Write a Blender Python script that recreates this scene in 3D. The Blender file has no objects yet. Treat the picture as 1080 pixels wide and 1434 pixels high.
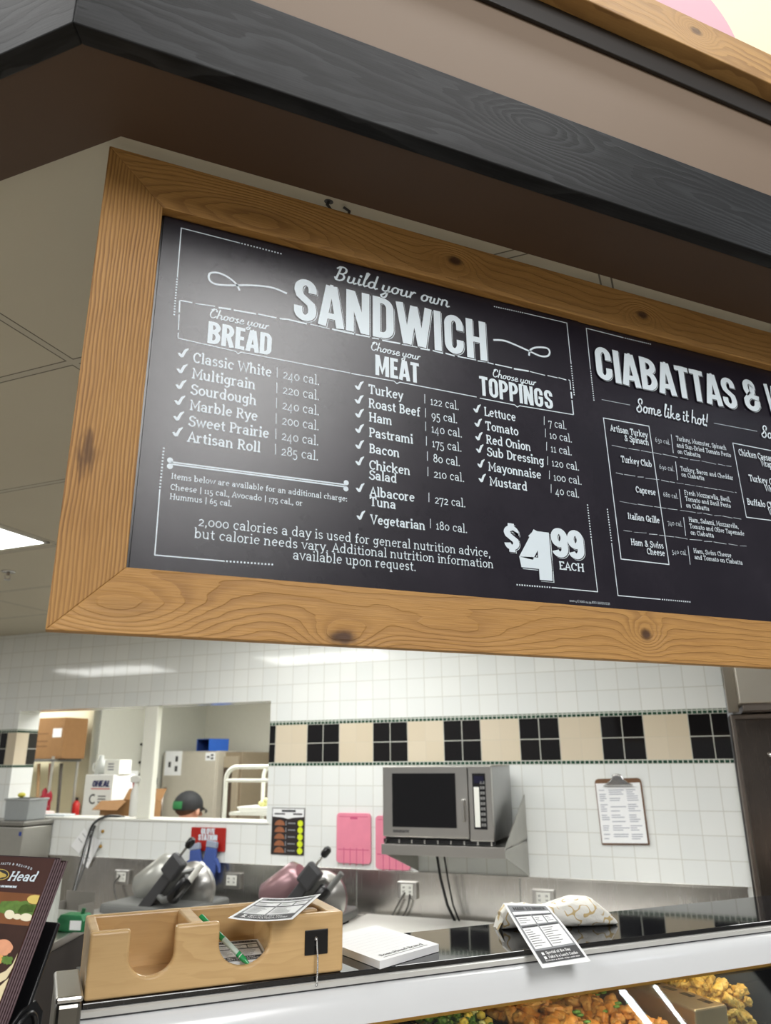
import bpy, bmesh, math, random
import numpy as np
from mathutils import Vector, Matrix
PI = math.pi
rad = math.radians
S = bpy.context.scene
COL = S.collection

# ------------------------------------------------------------------ camera
FPX, YAW, PITCH, ROLL = 1056.9, rad(23.335), rad(18.233), rad(-0.4957)
EYE = np.array([0.0, 0.0, 1.75])
def cam_rows():
    f = np.array([math.sin(YAW)*math.cos(PITCH), math.cos(YAW)*math.cos(PITCH), math.sin(PITCH)])
    r = np.array([math.cos(YAW), -math.sin(YAW), 0.0]); u = np.cross(r, f)
    c, s = math.cos(ROLL), math.sin(ROLL)
    return np.array([c*r+s*u, -(-s*r+c*u), f])
RC = cam_rows()
cd = bpy.data.cameras.new('camera'); cam = bpy.data.objects.new('camera', cd); COL.objects.link(cam)
cd.sensor_fit = 'HORIZONTAL'; cd.sensor_width = 36; cd.lens = 36*FPX/1080
cd.clip_start = 0.02; cd.clip_end = 100
cam.matrix_world = Matrix(((RC[0][0], -RC[1][0], -RC[2][0], EYE[0]), (RC[0][1], -RC[1][1], -RC[2][1], EYE[1]),
                           (RC[0][2], -RC[1][2], -RC[2][2], EYE[2]), (0, 0, 0, 1)))
cd.dof.use_dof = True; cd.dof.focus_distance = 1.35; cd.dof.aperture_fstop = 7.5
S.camera = cam

# ------------------------------------------------------------------ world, light, exposure
S.view_settings.view_transform = 'Standard'; S.view_settings.look = 'None'
S.view_settings.gamma = 1; S.view_settings.exposure = 0.0
W = bpy.data.worlds.new('store_air'); S.world = W; W.use_nodes = True
W.node_tree.nodes['Background'].inputs['Color'].default_value = (0.78, 0.79, 0.785, 1)
W.node_tree.nodes['Background'].inputs['Strength'].default_value = 0.30
def area(name, loc, rot, sx, sy, power, color=(1, .99, .97)):
    l = bpy.data.lights.new(name, 'AREA'); l.shape = 'RECTANGLE'; l.size = sx; l.size_y = sy
    l.energy = power; l.color = color
    o = bpy.data.objects.new(name, l); COL.objects.link(o); o.location = loc; o.rotation_euler = rot
    return o
# long fluorescent rows hung from the high ceiling of the sales floor
for Y_ in (-2.9, -4.6, -6.3): area('store_light', (1.15, Y_, 5.0), (rad(32), 0, 0), 1.7, 1.7, 100)
for Y_ in (-1.5, -4.0, -6.5): area('store_light', (-7.0, Y_, 5.0), (rad(30), rad(-30), 0), .5, 1.5, 95)
area('store_light', (-2.3, 1.15, 5.0), (rad(10), rad(10), 0), 1.3, .5, 40)
# row right above the fascia and a pair of bare tubes further right
area('store_light', (.2, .15, 5.0), (0, 0, 0), 4.4, .25, 70)
for k_, w_ in ((0, .045), (.26, .02)): area('store_tube', (4.75+k_, -1.42+k_*.3, 5.0), (0, 0, -PI/4), 2.0, w_, w_*330, (.8, .9, 1))
# kitchen troffers (their lamps; the lit lens of each is a ceiling_light below)
KITCHEN_EMIT = 12.0

# ------------------------------------------------------------------ picture -> place helpers
def ray(x, y): return RC.T @ np.array([(x-540)/FPX, (y-717)/FPX, 1.0])
def atY(x, y, Y): d = ray(x, y); return EYE + d*(Y/d[1])
def atZ(x, y, Z): d = ray(x, y); return EYE + d*((Z-EYE[2])/d[2])
c45 = math.sqrt(.5)
N45 = np.array([c45, c45, 0.0]); T45 = np.array([c45, -c45, 0.0])
def atW(x, y, D):                       # (t, z) on a plane parallel to the back wall
    d = ray(x, y); P = EYE + d*(D/(d @ N45)); return np.array([P @ T45, P[2]])
def wp(t, n, z): P = T45*t + N45*n; return (P[0], P[1], z)
RW = -PI/4                               # rotation of things square to the back wall

# ------------------------------------------------------------------ object helpers
def tag(o, label=None, cat=None, group=None, kind=None):
    if label: o['label'] = label
    if cat: o['category'] = cat
    if group: o['group'] = group
    if kind: o['kind'] = kind
    return o
def thing(name, label, cat, loc=(0, 0, 0), rz=0, group=None):
    o = bpy.data.objects.new(name, None); COL.objects.link(o); o.empty_display_size = .05
    o.location = loc; o.rotation_euler = (0, 0, rz)
    return tag(o, label, cat, group)
def copy_tree(o, parent=None):
    c = o.copy(); COL.objects.link(c)
    if parent: c.parent = parent
    for ch in o.children: copy_tree(ch, c)
    return c

class MB:
    def __init__(self): self.v = []; self.f = []; self.sm = []; self.mi = []
    def add(self, vs, fs, smooth=False, mi=0):
        b = len(self.v); self.v += [tuple(map(float, p)) for p in vs]
        for f in fs: self.f.append([b+i for i in f]); self.sm.append(smooth); self.mi.append(mi)
        return self
    def bm(self, bm, smooth=False, mi=0):
        bm.verts.index_update()
        self.add([v.co[:] for v in bm.verts], [[v.index for v in f.verts] for f in bm.faces], smooth, mi); bm.free()
        return self
    def box(self, x0, x1, y0, y1, z0, z1, bev=0, mi=0, seg=2):
        bm = bmesh.new(); bmesh.ops.create_cube(bm, size=1)
        for v in bm.verts:
            v.co = Vector((x0 if v.co.x < 0 else x1, y0 if v.co.y < 0 else y1, z0 if v.co.z < 0 else z1))
        if bev: bmesh.ops.bevel(bm, geom=bm.edges[:], offset=bev, segments=seg, profile=.5, affect='EDGES')
        return self.bm(bm, False, mi)
    def prism(self, poly, axis, a0, a1, bev=0, mi=0, smooth=False):   # poly in the two other axes
        def P(p, a):
            return {'x': (a, p[0], p[1]), 'y': (p[0], a, p[1]), 'z': (p[0], p[1], a)}[axis]
        bm = bmesh.new()
        A = [bm.verts.new(P(p, a0)) for p in poly]; B = [bm.verts.new(P(p, a1)) for p in poly]
        n = len(poly); bm.faces.new(A[::-1]); bm.faces.new(B)
        for i in range(n): bm.faces.new((A[i], A[(i+1) % n], B[(i+1) % n], B[i]))
        bmesh.ops.recalc_face_normals(bm, faces=bm.faces)
        if bev:
            bmesh.ops.bevel(bm, geom=[e for e in bm.edges if e.calc_face_angle(0) > .6], offset=bev, segments=2, profile=.5, affect='EDGES')
        return self.bm(bm, smooth, mi)
    def tube(self, pts, r, n=10, closed=False, mi=0, caps=True):
        pts = [Vector(p) for p in pts]; m = len(pts); rs = r if isinstance(r, (list, tuple)) else [r]*m
        vs = []; fs = []; up = None
        for i, p in enumerate(pts):
            a = pts[i-1] if (i > 0 or closed) else p; b = pts[(i+1) % m] if (i < m-1 or closed) else p
            d = (b-a).normalized()
            if up is None: up = Vector((0, 0, 1)) if abs(d.z) < .9 else Vector((1, 0, 0))
            s = d.cross(up).normalized(); up = s.cross(d).normalized()
            for k in range(n):
                q = 2*PI*k/n; vs.append(p + (s*math.cos(q)+up*math.sin(q))*rs[i])
        for i in range(m if closed else m-1):
            j = (i+1) % m
            for k in range(n):
                l = (k+1) % n; fs.append([i*n+k, i*n+l, j*n+l, j*n+k])
        self.add(vs, fs, True, mi)
        if caps and not closed:
            self.add(vs[:n], [list(range(n))[::-1]], False, mi); self.add(vs[-n:], [list(range(n))], False, mi)
        return self
    def cyl(self, p0, p1, r, n=20, mi=0): return self.tube([p0, p1], r, n, mi=mi)
    def lathe(self, prof, c=(0, 0, 0), n=24, axis='z', mi=0, smooth=True):
        vs = []; fs = []; m = len(prof)
        for k in range(n):
            a = 2*PI*k/n
            for r, h in prof:
                x, y = r*math.cos(a), r*math.sin(a)
                p = {'z': (x, y, h), 'y': (x, h, y), 'x': (h, x, y)}[axis]
                vs.append((c[0]+p[0], c[1]+p[1], c[2]+p[2]))
        for k in range(n):
            l = (k+1) % n
            for i in range(m-1): fs.append([k*m+i, l*m+i, l*m+i+1, k*m+i+1])
        return self.add(vs, fs, smooth, mi)
    def ball(self, c, r, sub=2, sc=(1, 1, 1), mi=0):
        bm = bmesh.new(); bmesh.ops.create_icosphere(bm, subdivisions=sub, radius=r)
        for v in bm.verts: v.co = Vector((c[0]+v.co.x*sc[0], c[1]+v.co.y*sc[1], c[2]+v.co.z*sc[2]))
        return self.bm(bm, True, mi)
    def grid(self, fn, nu, nv, thick=0, smooth=True, mi=0, nrm=(0, 0, 1)):
        vs = [fn(i/nu, j/nv) for j in range(nv+1) for i in range(nu+1)]
        fs = [[j*(nu+1)+i, j*(nu+1)+i+1, (j+1)*(nu+1)+i+1, (j+1)*(nu+1)+i] for j in range(nv) for i in range(nu)]
        self.add(vs, fs, smooth, mi)
        if thick:
            n = Vector(nrm)*thick
            self.add([Vector(p)-n for p in vs], [f[::-1] for f in fs], smooth, mi)
            ring = [i for i in range(nu+1)] + [j*(nu+1)+nu for j in range(1, nv+1)] + \
                   [nv*(nu+1)+i for i in range(nu-1, -1, -1)] + [j*(nu+1) for j in range(nv-1, 0, -1)]
            rv = [vs[i] for i in ring]; m = len(ring)
            self.add(rv+[Vector(p)-n for p in rv], [[i, (i+1) % m, m+(i+1) % m, m+i] for i in range(m)], False, mi)
        return self
    def quad(self, a, b, c, d, mi=0): return self.add([a, b, c, d], [[0, 1, 2, 3]], False, mi)
    def build(self, name, mat, parent=None, loc=(0, 0, 0), rot=(0, 0, 0), fix=True):
        me = bpy.data.meshes.new(name); me.from_pydata(self.v, [], self.f)
        for p, s, i in zip(me.polygons, self.sm, self.mi): p.use_smooth = s; p.material_index = i
        for m in (mat if isinstance(mat, (list, tuple)) else [mat]): me.materials.append(m)
        if fix:
            bm = bmesh.new(); bm.from_mesh(me); bmesh.ops.recalc_face_normals(bm, faces=bm.faces); bm.to_mesh(me); bm.free()
        me.update()
        o = bpy.data.objects.new(name, me); COL.objects.link(o); o.location = loc; o.rotation_euler = rot
        if parent: o.parent = parent
        return o

# ------------------------------------------------------------------ materials
def lin(c):
    r = []
    for v in c[:3]:
        v /= 255; r.append(v/12.92 if v <= .04045 else ((v+.055)/1.055)**2.4)
    return (*r, 1)
class NT:
    def __init__(self, name):
        self.m = bpy.data.materials.new(name); self.m.use_nodes = True; self.t = self.m.node_tree
        self.b = self.t.nodes['Principled BSDF']
    def n(self, typ, **kw):
        o = self.t.nodes.new(typ)
        for k, v in kw.items():
            if k in o.inputs: self.set(o.inputs[k], v)
            else: setattr(o, k, v)
        return o
    def set(self, sock, v):
        if hasattr(v, 'is_linked'): self.t.links.new(v, sock)
        else: sock.default_value = v
    def math(self, op, a, b=0.0, c=0.0, clamp=False):
        o = self.t.nodes.new('ShaderNodeMath'); o.operation = op; o.use_clamp = clamp
        self.set(o.inputs[0], a); self.set(o.inputs[1], b); self.set(o.inputs[2], c); return o.outputs[0]
    def coords(self):
        s = self.n('ShaderNodeSeparateXYZ'); tc = self.n('ShaderNodeTexCoord')
        self.set(s.inputs[0], tc.outputs['Object']); return s.outputs[0], s.outputs[1], s.outputs[2], tc.outputs['Object']
    def vec(self, x=0., y=0., z=0.):
        o = self.n('ShaderNodeCombineXYZ')
        for i, v in enumerate((x, y, z)): self.set(o.inputs[i], v)
        return o.outputs[0]
    def noise(self, vec, scale, detail=3, rough=.5):
        o = self.n('ShaderNodeTexNoise'); self.set(o.inputs['Vector'], vec)
        o.inputs['Scale'].default_value = scale; o.inputs['Detail'].default_value = detail; o.inputs['Roughness'].default_value = rough
        return o.outputs[0]
    def mix(self, fac, a, b):
        o = self.n('ShaderNodeMix', data_type='RGBA'); self.set(o.inputs[0], fac); self.set(o.inputs[6], a); self.set(o.inputs[7], b)
        return o.outputs[2]
    def ramp(self, fac, stops):
        o = self.n('ShaderNodeValToRGB'); self.set(o.inputs[0], fac); e = o.color_ramp.elements
        while len(e) < len(stops): e.new(.5)
        for i, (p, c) in enumerate(stops): e[i].position = p; e[i].color = c
        return o.outputs[0]
    def sstep(self, v, a, b):
        o = self.n('ShaderNodeMapRange'); o.interpolation_type = 'SMOOTHSTEP'; self.set(o.inputs[0], v)
        o.inputs[1].default_value = a; o.inputs[2].default_value = b; return o.outputs[0]
    def bump(self, h, strength=.3, dist=.001):
        o = self.n('ShaderNodeBump'); self.set(o.inputs['Height'], h); o.inputs['Strength'].default_value = strength
        o.inputs['Distance'].default_value = dist; self.set(self.b.inputs['Normal'], o.outputs[0])
    def out(self, color=None, rough=None, metal=None, spec=None):
        if color is not None: self.set(self.b.inputs['Base Color'], color)
        if rough is not None: self.set(self.b.inputs['Roughness'], rough)
        if metal is not None: self.set(self.b.inputs['Metallic'], metal)
        if spec is not None: self.set(self.b.inputs['Specular IOR Level'], spec)
        return self.m
def plain(name, c, rough=.5, metal=0, spec=.5, var=.06, vs=25, bump=0, bs=200):
    n = NT(name); x, y, z, o = n.coords(); c = lin(c)
    k = n.noise(o, vs, 3)
    col = n.mix(k, tuple(v*(1-var) for v in c[:3])+(1,), tuple(min(1, v*(1+var)) for v in c[:3])+(1,))
    if bump: n.bump(n.noise(o, bs, 2), bump, .001)
    return n.out(col, rough, metal, spec)
def steel(name, c=(200, 198, 194), rough=.3, axis='x', var=.12):
    n = NT(name); x, y, z, o = n.coords()
    v = n.vec(n.math('MULTIPLY', x, 6 if axis == 'x' else 500), n.math('MULTIPLY', y, 300), n.math('MULTIPLY', z, 500 if axis == 'x' else 6))
    k = n.noise(v, 1, 2); b = n.noise(o, 3.5, 3); c = lin(c)
    n.bump(b, .12, .006)
    col = n.mix(b, tuple(q*(1-var) for q in c[:3])+(1,), tuple(min(1, q*(1+var)) for q in c[:3])+(1,))
    r = n.math('MULTIPLY_ADD', k, .08, rough-.04)
    return n.out(col, r, 1.0)
def glow(name, c, strength):
    n = NT(name); n.b.inputs['Base Color'].default_value = lin(c); n.b.inputs['Emission Color'].default_value = lin(c)
    n.b.inputs['Emission Strength'].default_value = strength; return n.m
def wood(name, light, dark, line, rings=60, wob=.5, knots=(), rough=.55, fine=.5, lines=.6, bump=.25, flat=0.25, spec=.5):
    """grain along local x, across local z; knots: (x, z, radius, stretch, darkness)"""
    n = NT(name); x, y, z, o = n.coords()
    g = n.math('MULTIPLY', n.math('ADD', z, n.math('MULTIPLY', y, .7)), rings)
    w = n.noise(n.vec(n.math('MULTIPLY', x, 2.2), n.math('MULTIPLY', z, 9), 3.1), 1, 3)
    g = n.math('ADD', g, n.math('MULTIPLY', w, wob*12))
    g = n.math('ADD', g, n.math('MULTIPLY', n.noise(n.vec(n.math('MULTIPLY', x, 14), y, n.math('MULTIPLY', z, 60)), 1, 2), .9))
    kd = None
    for kx, kz, kr, st, dk, *push in knots:
        dx = n.math('MULTIPLY', n.math('SUBTRACT', x, kx), 1/st); dz = n.math('SUBTRACT', z, kz)
        d2 = n.math('ADD', n.math('MULTIPLY', dx, dx), n.math('MULTIPLY', dz, dz))
        e = n.math('EXPONENT', n.math('MULTIPLY', d2, -1/(kr*kr*5)))
        g = n.math('ADD', g, n.math('MULTIPLY', e, push[0] if push else (7.0 if dk < .9 else 5.0)))
        dist = n.math('SQRT', d2)
        dist = n.math('ADD', dist, n.math('MULTIPLY', n.math('SUBTRACT', n.noise(n.vec(n.math('MULTIPLY', x, 25), y, n.math('MULTIPLY', z, 110)) if push else o, 1 if push else 60, 2), .5), kr*(2.2 if push else .5)))
        q = n.math('MULTIPLY', n.math('SUBTRACT', 1.0, n.sstep(dist, kr*.35, kr*1.15)), dk)
        kd = q if kd is None else n.math('MAXIMUM', kd, q)
    s = n.math('FRACT', g)
    ring = n.math('MULTIPLY', n.sstep(s, .30, .88), n.math('SUBTRACT', 1.0, n.sstep(s, .93, 1.0)))
    f = n.noise(n.vec(n.math('MULTIPLY', x, 14), n.math('MULTIPLY', y, 300), n.math('MULTIPLY', z, 420)), 1, 3, .6)
    big = n.noise(n.vec(n.math('MULTIPLY', x, 3), y, n.math('MULTIPLY', z, 14)), 1, 3)
    patchy = n.sstep(n.noise(n.vec(n.math('MULTIPLY', x, 4), 2.0, n.math('MULTIPLY', z, 10)), 1, 2), .3, .7)
    col = n.mix(big, lin(light), lin(dark))
    col = n.mix(n.math('MULTIPLY', n.math('SUBTRACT', f, .35), fine, clamp=True), col, lin(line))
    lf = n.math('MULTIPLY', ring, n.math('MULTIPLY_ADD', patchy, lines*.75, lines*flat))
    col = n.mix(lf, col, lin(line))
    if kd is not None: col = n.mix(kd, col, tuple(v*.45 for v in lin(line)[:3])+(1,))
    h = n.math('SUBTRACT', n.math('MULTIPLY', f, .6), n.math('MULTIPLY', ring, .5))
    n.bump(h, bump, .0015)
    return n.out(col, rough, spec=spec)
# ------------------------------------------------------------------ drawn lettering (stroke skeletons)
SLAB = {}
def G(d, ch, w, s): d[ch] = (w, s)
for ch, w, s in [
 ('a', .5, "a .22 .32 .15 .14 165 0;+l .37 .04 .45 .04;a .215 .16 .14 .12 0 360"),
 ('b', .53, "l .1 .72 .1 .02;s .06 .72 .05;a .26 .25 .16 .21 0 360"),
 ('c', .46, "a .25 .25 .17 .21 50 310;l .38 .34 .38 .44"),
 ('d', .54, "l .4 .72 .4 .04 .48 .04;s .36 .72 .05;a .24 .25 .16 .21 0 360"),
 ('e', .49, "l .09 .27 .41 .27;a .25 .25 .165 .21 5 318"),
 ('f', .34, "l .15 .04 .15 .56;+a .26 .56 .11 .12 180 50;s .16 .04 .1;l .04 .44 .29 .44"),
 ('g', .5, "a .22 .26 .15 .19 0 360;l .37 .46 .37 -.02;+a .22 -.02 .15 .14 0 -150;s .42 .46 .06"),
 ('h', .54, "l .1 .72 .1 .04;s .06 .72 .05;s .1 .04 .08;a .25 .3 .15 .15 180 0;+l .4 .04;s .41 .04 .08"),
 ('i', .26, "l .13 .46 .13 .04;s .09 .46 .06;s .13 .04 .1;d .12 .66"),
 ('j', .26, "l .14 .46 .14 -.08;+a .04 -.08 .1 .1 0 -90;s .1 .46 .06;d .13 .66"),
 ('k', .53, "l .1 .72 .1 .04;s .06 .72 .05;s .1 .04 .08;l .12 .21 .38 .46;l .21 .3 .42 .04;s .39 .46 .08;s .43 .04 .08"),
 ('l', .26, "l .13 .72 .13 .04;s .09 .72 .06;s .13 .04 .1"),
 ('m', .78, "l .1 .46 .1 .04;s .06 .46 .05;s .1 .04 .08;a .23 .32 .13 .13 180 0;+l .36 .04;s .37 .04 .07;a .5 .32 .14 .13 180 0;+l .64 .04;s .65 .04 .08"),
 ('n', .53, "l .1 .46 .1 .04;s .06 .46 .05;s .1 .04 .08;a .245 .31 .145 .14 180 0;+l .39 .04;s .4 .04 .08"),
 ('o', .5, "a .25 .25 .175 .21 0 360"),
 ('p', .53, "l .1 .46 .1 -.18;s .06 .46 .05;s .1 -.18 .1;a .26 .25 .16 .21 0 360"),
 ('q', .53, "l .41 .48 .41 -.18;s .41 -.18 .1;a .25 .25 .16 .21 0 360"),
 ('r', .39, "l .1 .46 .1 .04;s .06 .46 .05;s .12 .04 .11;a .25 .29 .15 .16 180 55"),
 ('s', .41, "a .2 .355 .12 .105 15 270;+a .2 .145 .13 .105 90 -160"),
 ('t', .34, "l .15 .62 .15 .15;+a .25 .15 .1 .11 180 300;l .03 .44 .3 .44"),
 ('u', .53, "l .1 .46 .1 .18;+a .245 .18 .145 .14 180 360;l .39 .46 .39 .04 .46 .04;s .06 .46 .05;s .35 .46 .05"),
 ('v', .47, "l .07 .46 .235 .04 .4 .46;s .06 .46 .07;s .41 .46 .07"),
 ('w', .68, "l .07 .46 .2 .04 .34 .44 .48 .04 .61 .46;s .06 .46 .07;s .62 .46 .07"),
 ('x', .47, "l .06 .46 .41 .04;l .41 .46 .06 .04;s .07 .04 .07;s .4 .04 .07;s .07 .46 .07;s .4 .46 .07"),
 ('y', .47, "l .07 .46 .235 .06;l .4 .46 .2 -.12 .08 -.17;s .06 .46 .07;s .41 .46 .07"),
 ('z', .44, "l .07 .36 .07 .46 .37 .46 .07 .04 .38 .04 .38 .14"),
 ('A', .58, "l .07 .04 .29 .68 .51 .04;l .15 .24 .43 .24;s .08 .04 .09;s .5 .04 .09"),
 ('B', .53, "l .13 .04 .13 .66;l .04 .66 .27 .66;+a .27 .51 .14 .15 90 -90;+l .13 .36;l .27 .36;+a .28 .2 .17 .16 90 -90;+l .04 .04"),
 ('C', .56, "a .3 .35 .23 .31 45 315;l .49 .46 .49 .64"),
 ('D', .6, "l .13 .04 .13 .66;l .04 .66 .28 .66;+a .28 .35 .24 .31 90 -90;+l .04 .04"),
 ('E', .52, "l .13 .04 .13 .66;l .04 .66 .44 .66 .44 .53;l .04 .04 .46 .04 .46 .17;l .13 .36 .34 .36"),
 ('F', .5, "l .13 .04 .13 .66;l .04 .66 .44 .66 .44 .53;s .15 .04 .11;l .13 .35 .34 .35"),
 ('G', .6, "a .3 .35 .23 .31 45 330;l .49 .48 .49 .64;l .37 .3 .56 .3;l .49 .3 .49 .06"),
 ('H', .65, "l .13 .04 .13 .66;l .52 .04 .52 .66;l .13 .36 .52 .36;s .13 .04 .1;s .13 .66 .1;s .52 .04 .1;s .52 .66 .1"),
 ('I', .3, "l .15 .04 .15 .66;s .15 .04 .11;s .15 .66 .11"),
 ('J', .4, "l .26 .66 .26 .2;+a .14 .2 .12 .16 0 -170;s .24 .66 .12"),
 ('K', .6, "l .13 .04 .13 .66;s .13 .04 .1;s .13 .66 .1;l .15 .28 .46 .66;l .24 .38 .5 .04;s .46 .66 .09;s .51 .04 .09"),
 ('L', .5, "l .13 .04 .13 .66;s .13 .66 .1;l .04 .04 .46 .04 .46 .2"),
 ('M', .74, "l .13 .04 .13 .66 .37 .2 .61 .66 .61 .04;s .12 .04 .1;s .62 .04 .1;s .1 .66 .07;s .64 .66 .07"),
 ('N', .64, "l .13 .04 .13 .66 .51 .04 .51 .66;s .12 .04 .1;s .51 .66 .1;s .1 .66 .07"),
 ('O', .63, "a .315 .35 .245 .31 0 360"),
 ('P', .52, "l .13 .04 .13 .66;s .14 .04 .11;l .04 .66 .28 .66;+a .28 .49 .17 .17 90 -90;+l .13 .32"),
 ('Q', .63, "a .315 .35 .245 .31 0 360;l .35 .16 .52 -.06"),
 ('R', .58, "l .13 .04 .13 .66;s .13 .04 .1;l .04 .66 .28 .66;+a .28 .5 .16 .16 90 -90;+l .13 .34;l .28 .34 .47 .04;s .49 .04 .08"),
 ('S', .5, "a .25 .51 .16 .15 15 270;+a .25 .19 .18 .17 90 -160;l .43 .52 .43 .64;l .06 .06 .06 .18"),
 ('T', .56, "l .28 .04 .28 .66;l .06 .52 .06 .66 .5 .66 .5 .52;s .28 .04 .11"),
 ('U', .62, "l .12 .66 .12 .24;+a .31 .24 .19 .2 180 360;+l .5 .66;s .12 .66 .1;s .5 .66 .1"),
 ('V', .58, "l .07 .66 .29 .02 .51 .66;s .08 .66 .1;s .5 .66 .1"),
 ('W', .85, "l .07 .66 .24 .02 .425 .62 .61 .02 .78 .66;s .08 .66 .1;s .77 .66 .1"),
 ('X', .56, "l .08 .66 .48 .04;l .48 .66 .08 .04;s .09 .04 .1;s .47 .04 .1;s .09 .66 .1;s .47 .66 .1"),
 ('Y', .56, "l .07 .66 .28 .32 .49 .66;l .28 .34 .28 .04;s .28 .04 .11;s .08 .66 .1;s .48 .66 .1"),
 ('Z', .52, "l .08 .52 .08 .66 .44 .66 .06 .04 .46 .04 .46 .18"),
 ('0', .5, "a .25 .25 .18 .21 0 360"),
 ('1', .3, "l .05 .38 .15 .46 .15 .04;s .15 .04 .11"),
 ('2', .45, "a .22 .34 .14 .12 165 -35;+l .07 .04 .4 .04"),
 ('3', .43, "l .08 .46 .34 .46 .18 .24;+a .19 .04 .16 .2 85 -150"),
 ('4', .48, "l .4 .02 .04 .02 .3 .46 .3 -.18"),
 ('5', .43, "l .35 .46 .11 .46 .1 .2;+a .19 .03 .16 .2 110 -150"),
 ('6', .48, "a .24 .2 .16 .16 0 360;l .09 .26 .13 .46 .3 .66"),
 ('7', .43, "l .06 .36 .06 .46 .37 .46 .16 -.18"),
 ('8', .47, "a .235 .51 .13 .14 0 360;a .235 .2 .16 .16 0 360"),
 ('9', .48, "a .24 .27 .16 .18 0 360;l .4 .24 .36 .02 .18 -.18"),
 ('.', .2, "d .1 .05"), (',', .22, "d .11 .05;l .13 .05 .07 -.1"), (':', .2, "d .1 .06;d .1 .38"),
 ('|', .3, "l .15 -.1 .15 .74"), ('-', .34, "l .06 .24 .28 .24"), ('!', .26, "l .13 .68 .13 .22;d .13 .05"),
 ("'", .15, "l .08 .7 .08 .54"), ('/', .4, "l .05 -.05 .35 .7"),
 ('&', .64, "l .56 .04 .2 .46;+a .29 .55 .11 .11 215 -45;+l .13 .25;+a .25 .17 .15 .13 140 320;+l .54 .36"),
 ('$', .5, "a .25 .49 .16 .13 15 270;+a .25 .21 .17 .15 90 -160;l .25 -.05 .25 .76"),
 (' ', .25, ""),
]: G(SLAB, ch, w, s)
BLOCK = {}
for ch, w, s in [
 ('A', .46, "l .07 0 .2 .98;l .39 0 .26 .98;l .13 .25 .33 .25;l .2 .94 .26 .94"),
 ('B', .46, "l .1 0 .1 1;l .1 .92 .2 .92;+a .2 .74 .15 .18 90 -90;+l .1 .55;l .2 .53;+a .21 .3 .15 .22 90 -90;+l .1 .08"),
 ('C', .44, "l .34 .62 .34 .74;+a .22 .74 .12 .18 0 180;+l .1 .26;+a .22 .26 .12 .18 180 360;+l .34 .38"),
 ('D', .46, "l .1 0 .1 1;l .1 .92 .22 .92;+a .22 .74 .13 .18 90 0;+l .35 .26;+a .22 .26 .13 .18 0 -90;+l .1 .08"),
 ('E', .38, "l .1 0 .1 1;l .1 .92 .34 .92;l .1 .51 .31 .51;l .1 .08 .34 .08"),
 ('F', .37, "l .1 0 .1 1;l .1 .92 .34 .92;l .1 .51 .31 .51"),
 ('G', .46, "l .35 .64 .35 .74;+a .225 .74 .125 .18 0 180;+l .1 .26;+a .225 .26 .125 .18 180 360;+l .35 .48 .22 .48"),
 ('H', .47, "l .1 0 .1 1;l .37 0 .37 1;l .1 .5 .37 .5"),
 ('I', .21, "l .105 0 .105 1"),
 ('K', .47, "l .1 0 .1 1;l .1 .36 .37 1;l .19 .55 .38 0"),
 ('L', .36, "l .1 0 .1 1;l .1 .08 .33 .08"),
 ('M', .6, "l .1 0 .1 1;l .5 0 .5 1;l .12 .98 .3 .2 .48 .98"),
 ('N', .48, "l .1 0 .1 1;l .38 0 .38 1;l .12 .98 .36 .02"),
 ('O', .45, "l .1 .5 .1 .74;+a .225 .74 .125 .18 180 0;+l .35 .26;+a .225 .26 .125 .18 0 -180;+l .1 .52"),
 ('P', .44, "l .1 0 .1 1;l .1 .92 .21 .92;+a .21 .69 .14 .23 90 -90;+l .1 .46"),
 ('R', .46, "l .1 0 .1 1;l .1 .92 .21 .92;+a .21 .71 .14 .21 90 -90;+l .1 .5;l .24 .5 .37 0"),
 ('S', .44, "l .34 .68 .34 .75;+a .22 .75 .12 .17 0 180;+l .1 .7 .13 .59 .32 .41 .34 .3 .34 .25;+a .22 .25 .12 .17 0 -180;+l .1 .34"),
 ('T', .4, "l .2 0 .2 1;l .02 .92 .38 .92"),
 ('U', .46, "l .1 1 .1 .26;+a .23 .26 .13 .18 180 360;+l .36 1"),
 ('V', .45, "l .07 1 .225 .04 .38 1"),
 ('W', .70, "l .07 1 .20 .0;l .22 0 .35 .97;l .35 .97 .48 0;l .50 .0 .63 1"),
 ('&', .5, "l .4 .36 .4 .24;+a .24 .24 .14 .16 0 -180;+l .1 .34 .3 .62 .3 .78;+a .22 .78 .1 .14 0 180;+l .13 .66 .2 .5;l .2 .48 .46 .44"),
 ('4', .62, "l .46 -.02 .46 1.0;l .4 .98 .12 .4 .13 .32 .58 .32;l .28 .8 .4 .95"),
 ('9', .5, "a .25 .68 .15 .24 0 360;l .4 .68 .4 .32;+a .25 .28 .15 .2 0 -160"),
 ('$', .5, "l .38 .68 .38 .7;+a .25 .7 .14 .16 0 180;+l .14 .6 .37 .4;+a .25 .3 .14 .16 0 -180;l .25 1.04 .25 .8;l .25 -.04 .25 .2"),
 (' ', .16, ""),
]: G(BLOCK, ch, w, s)
SCRIPT = {}
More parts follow.
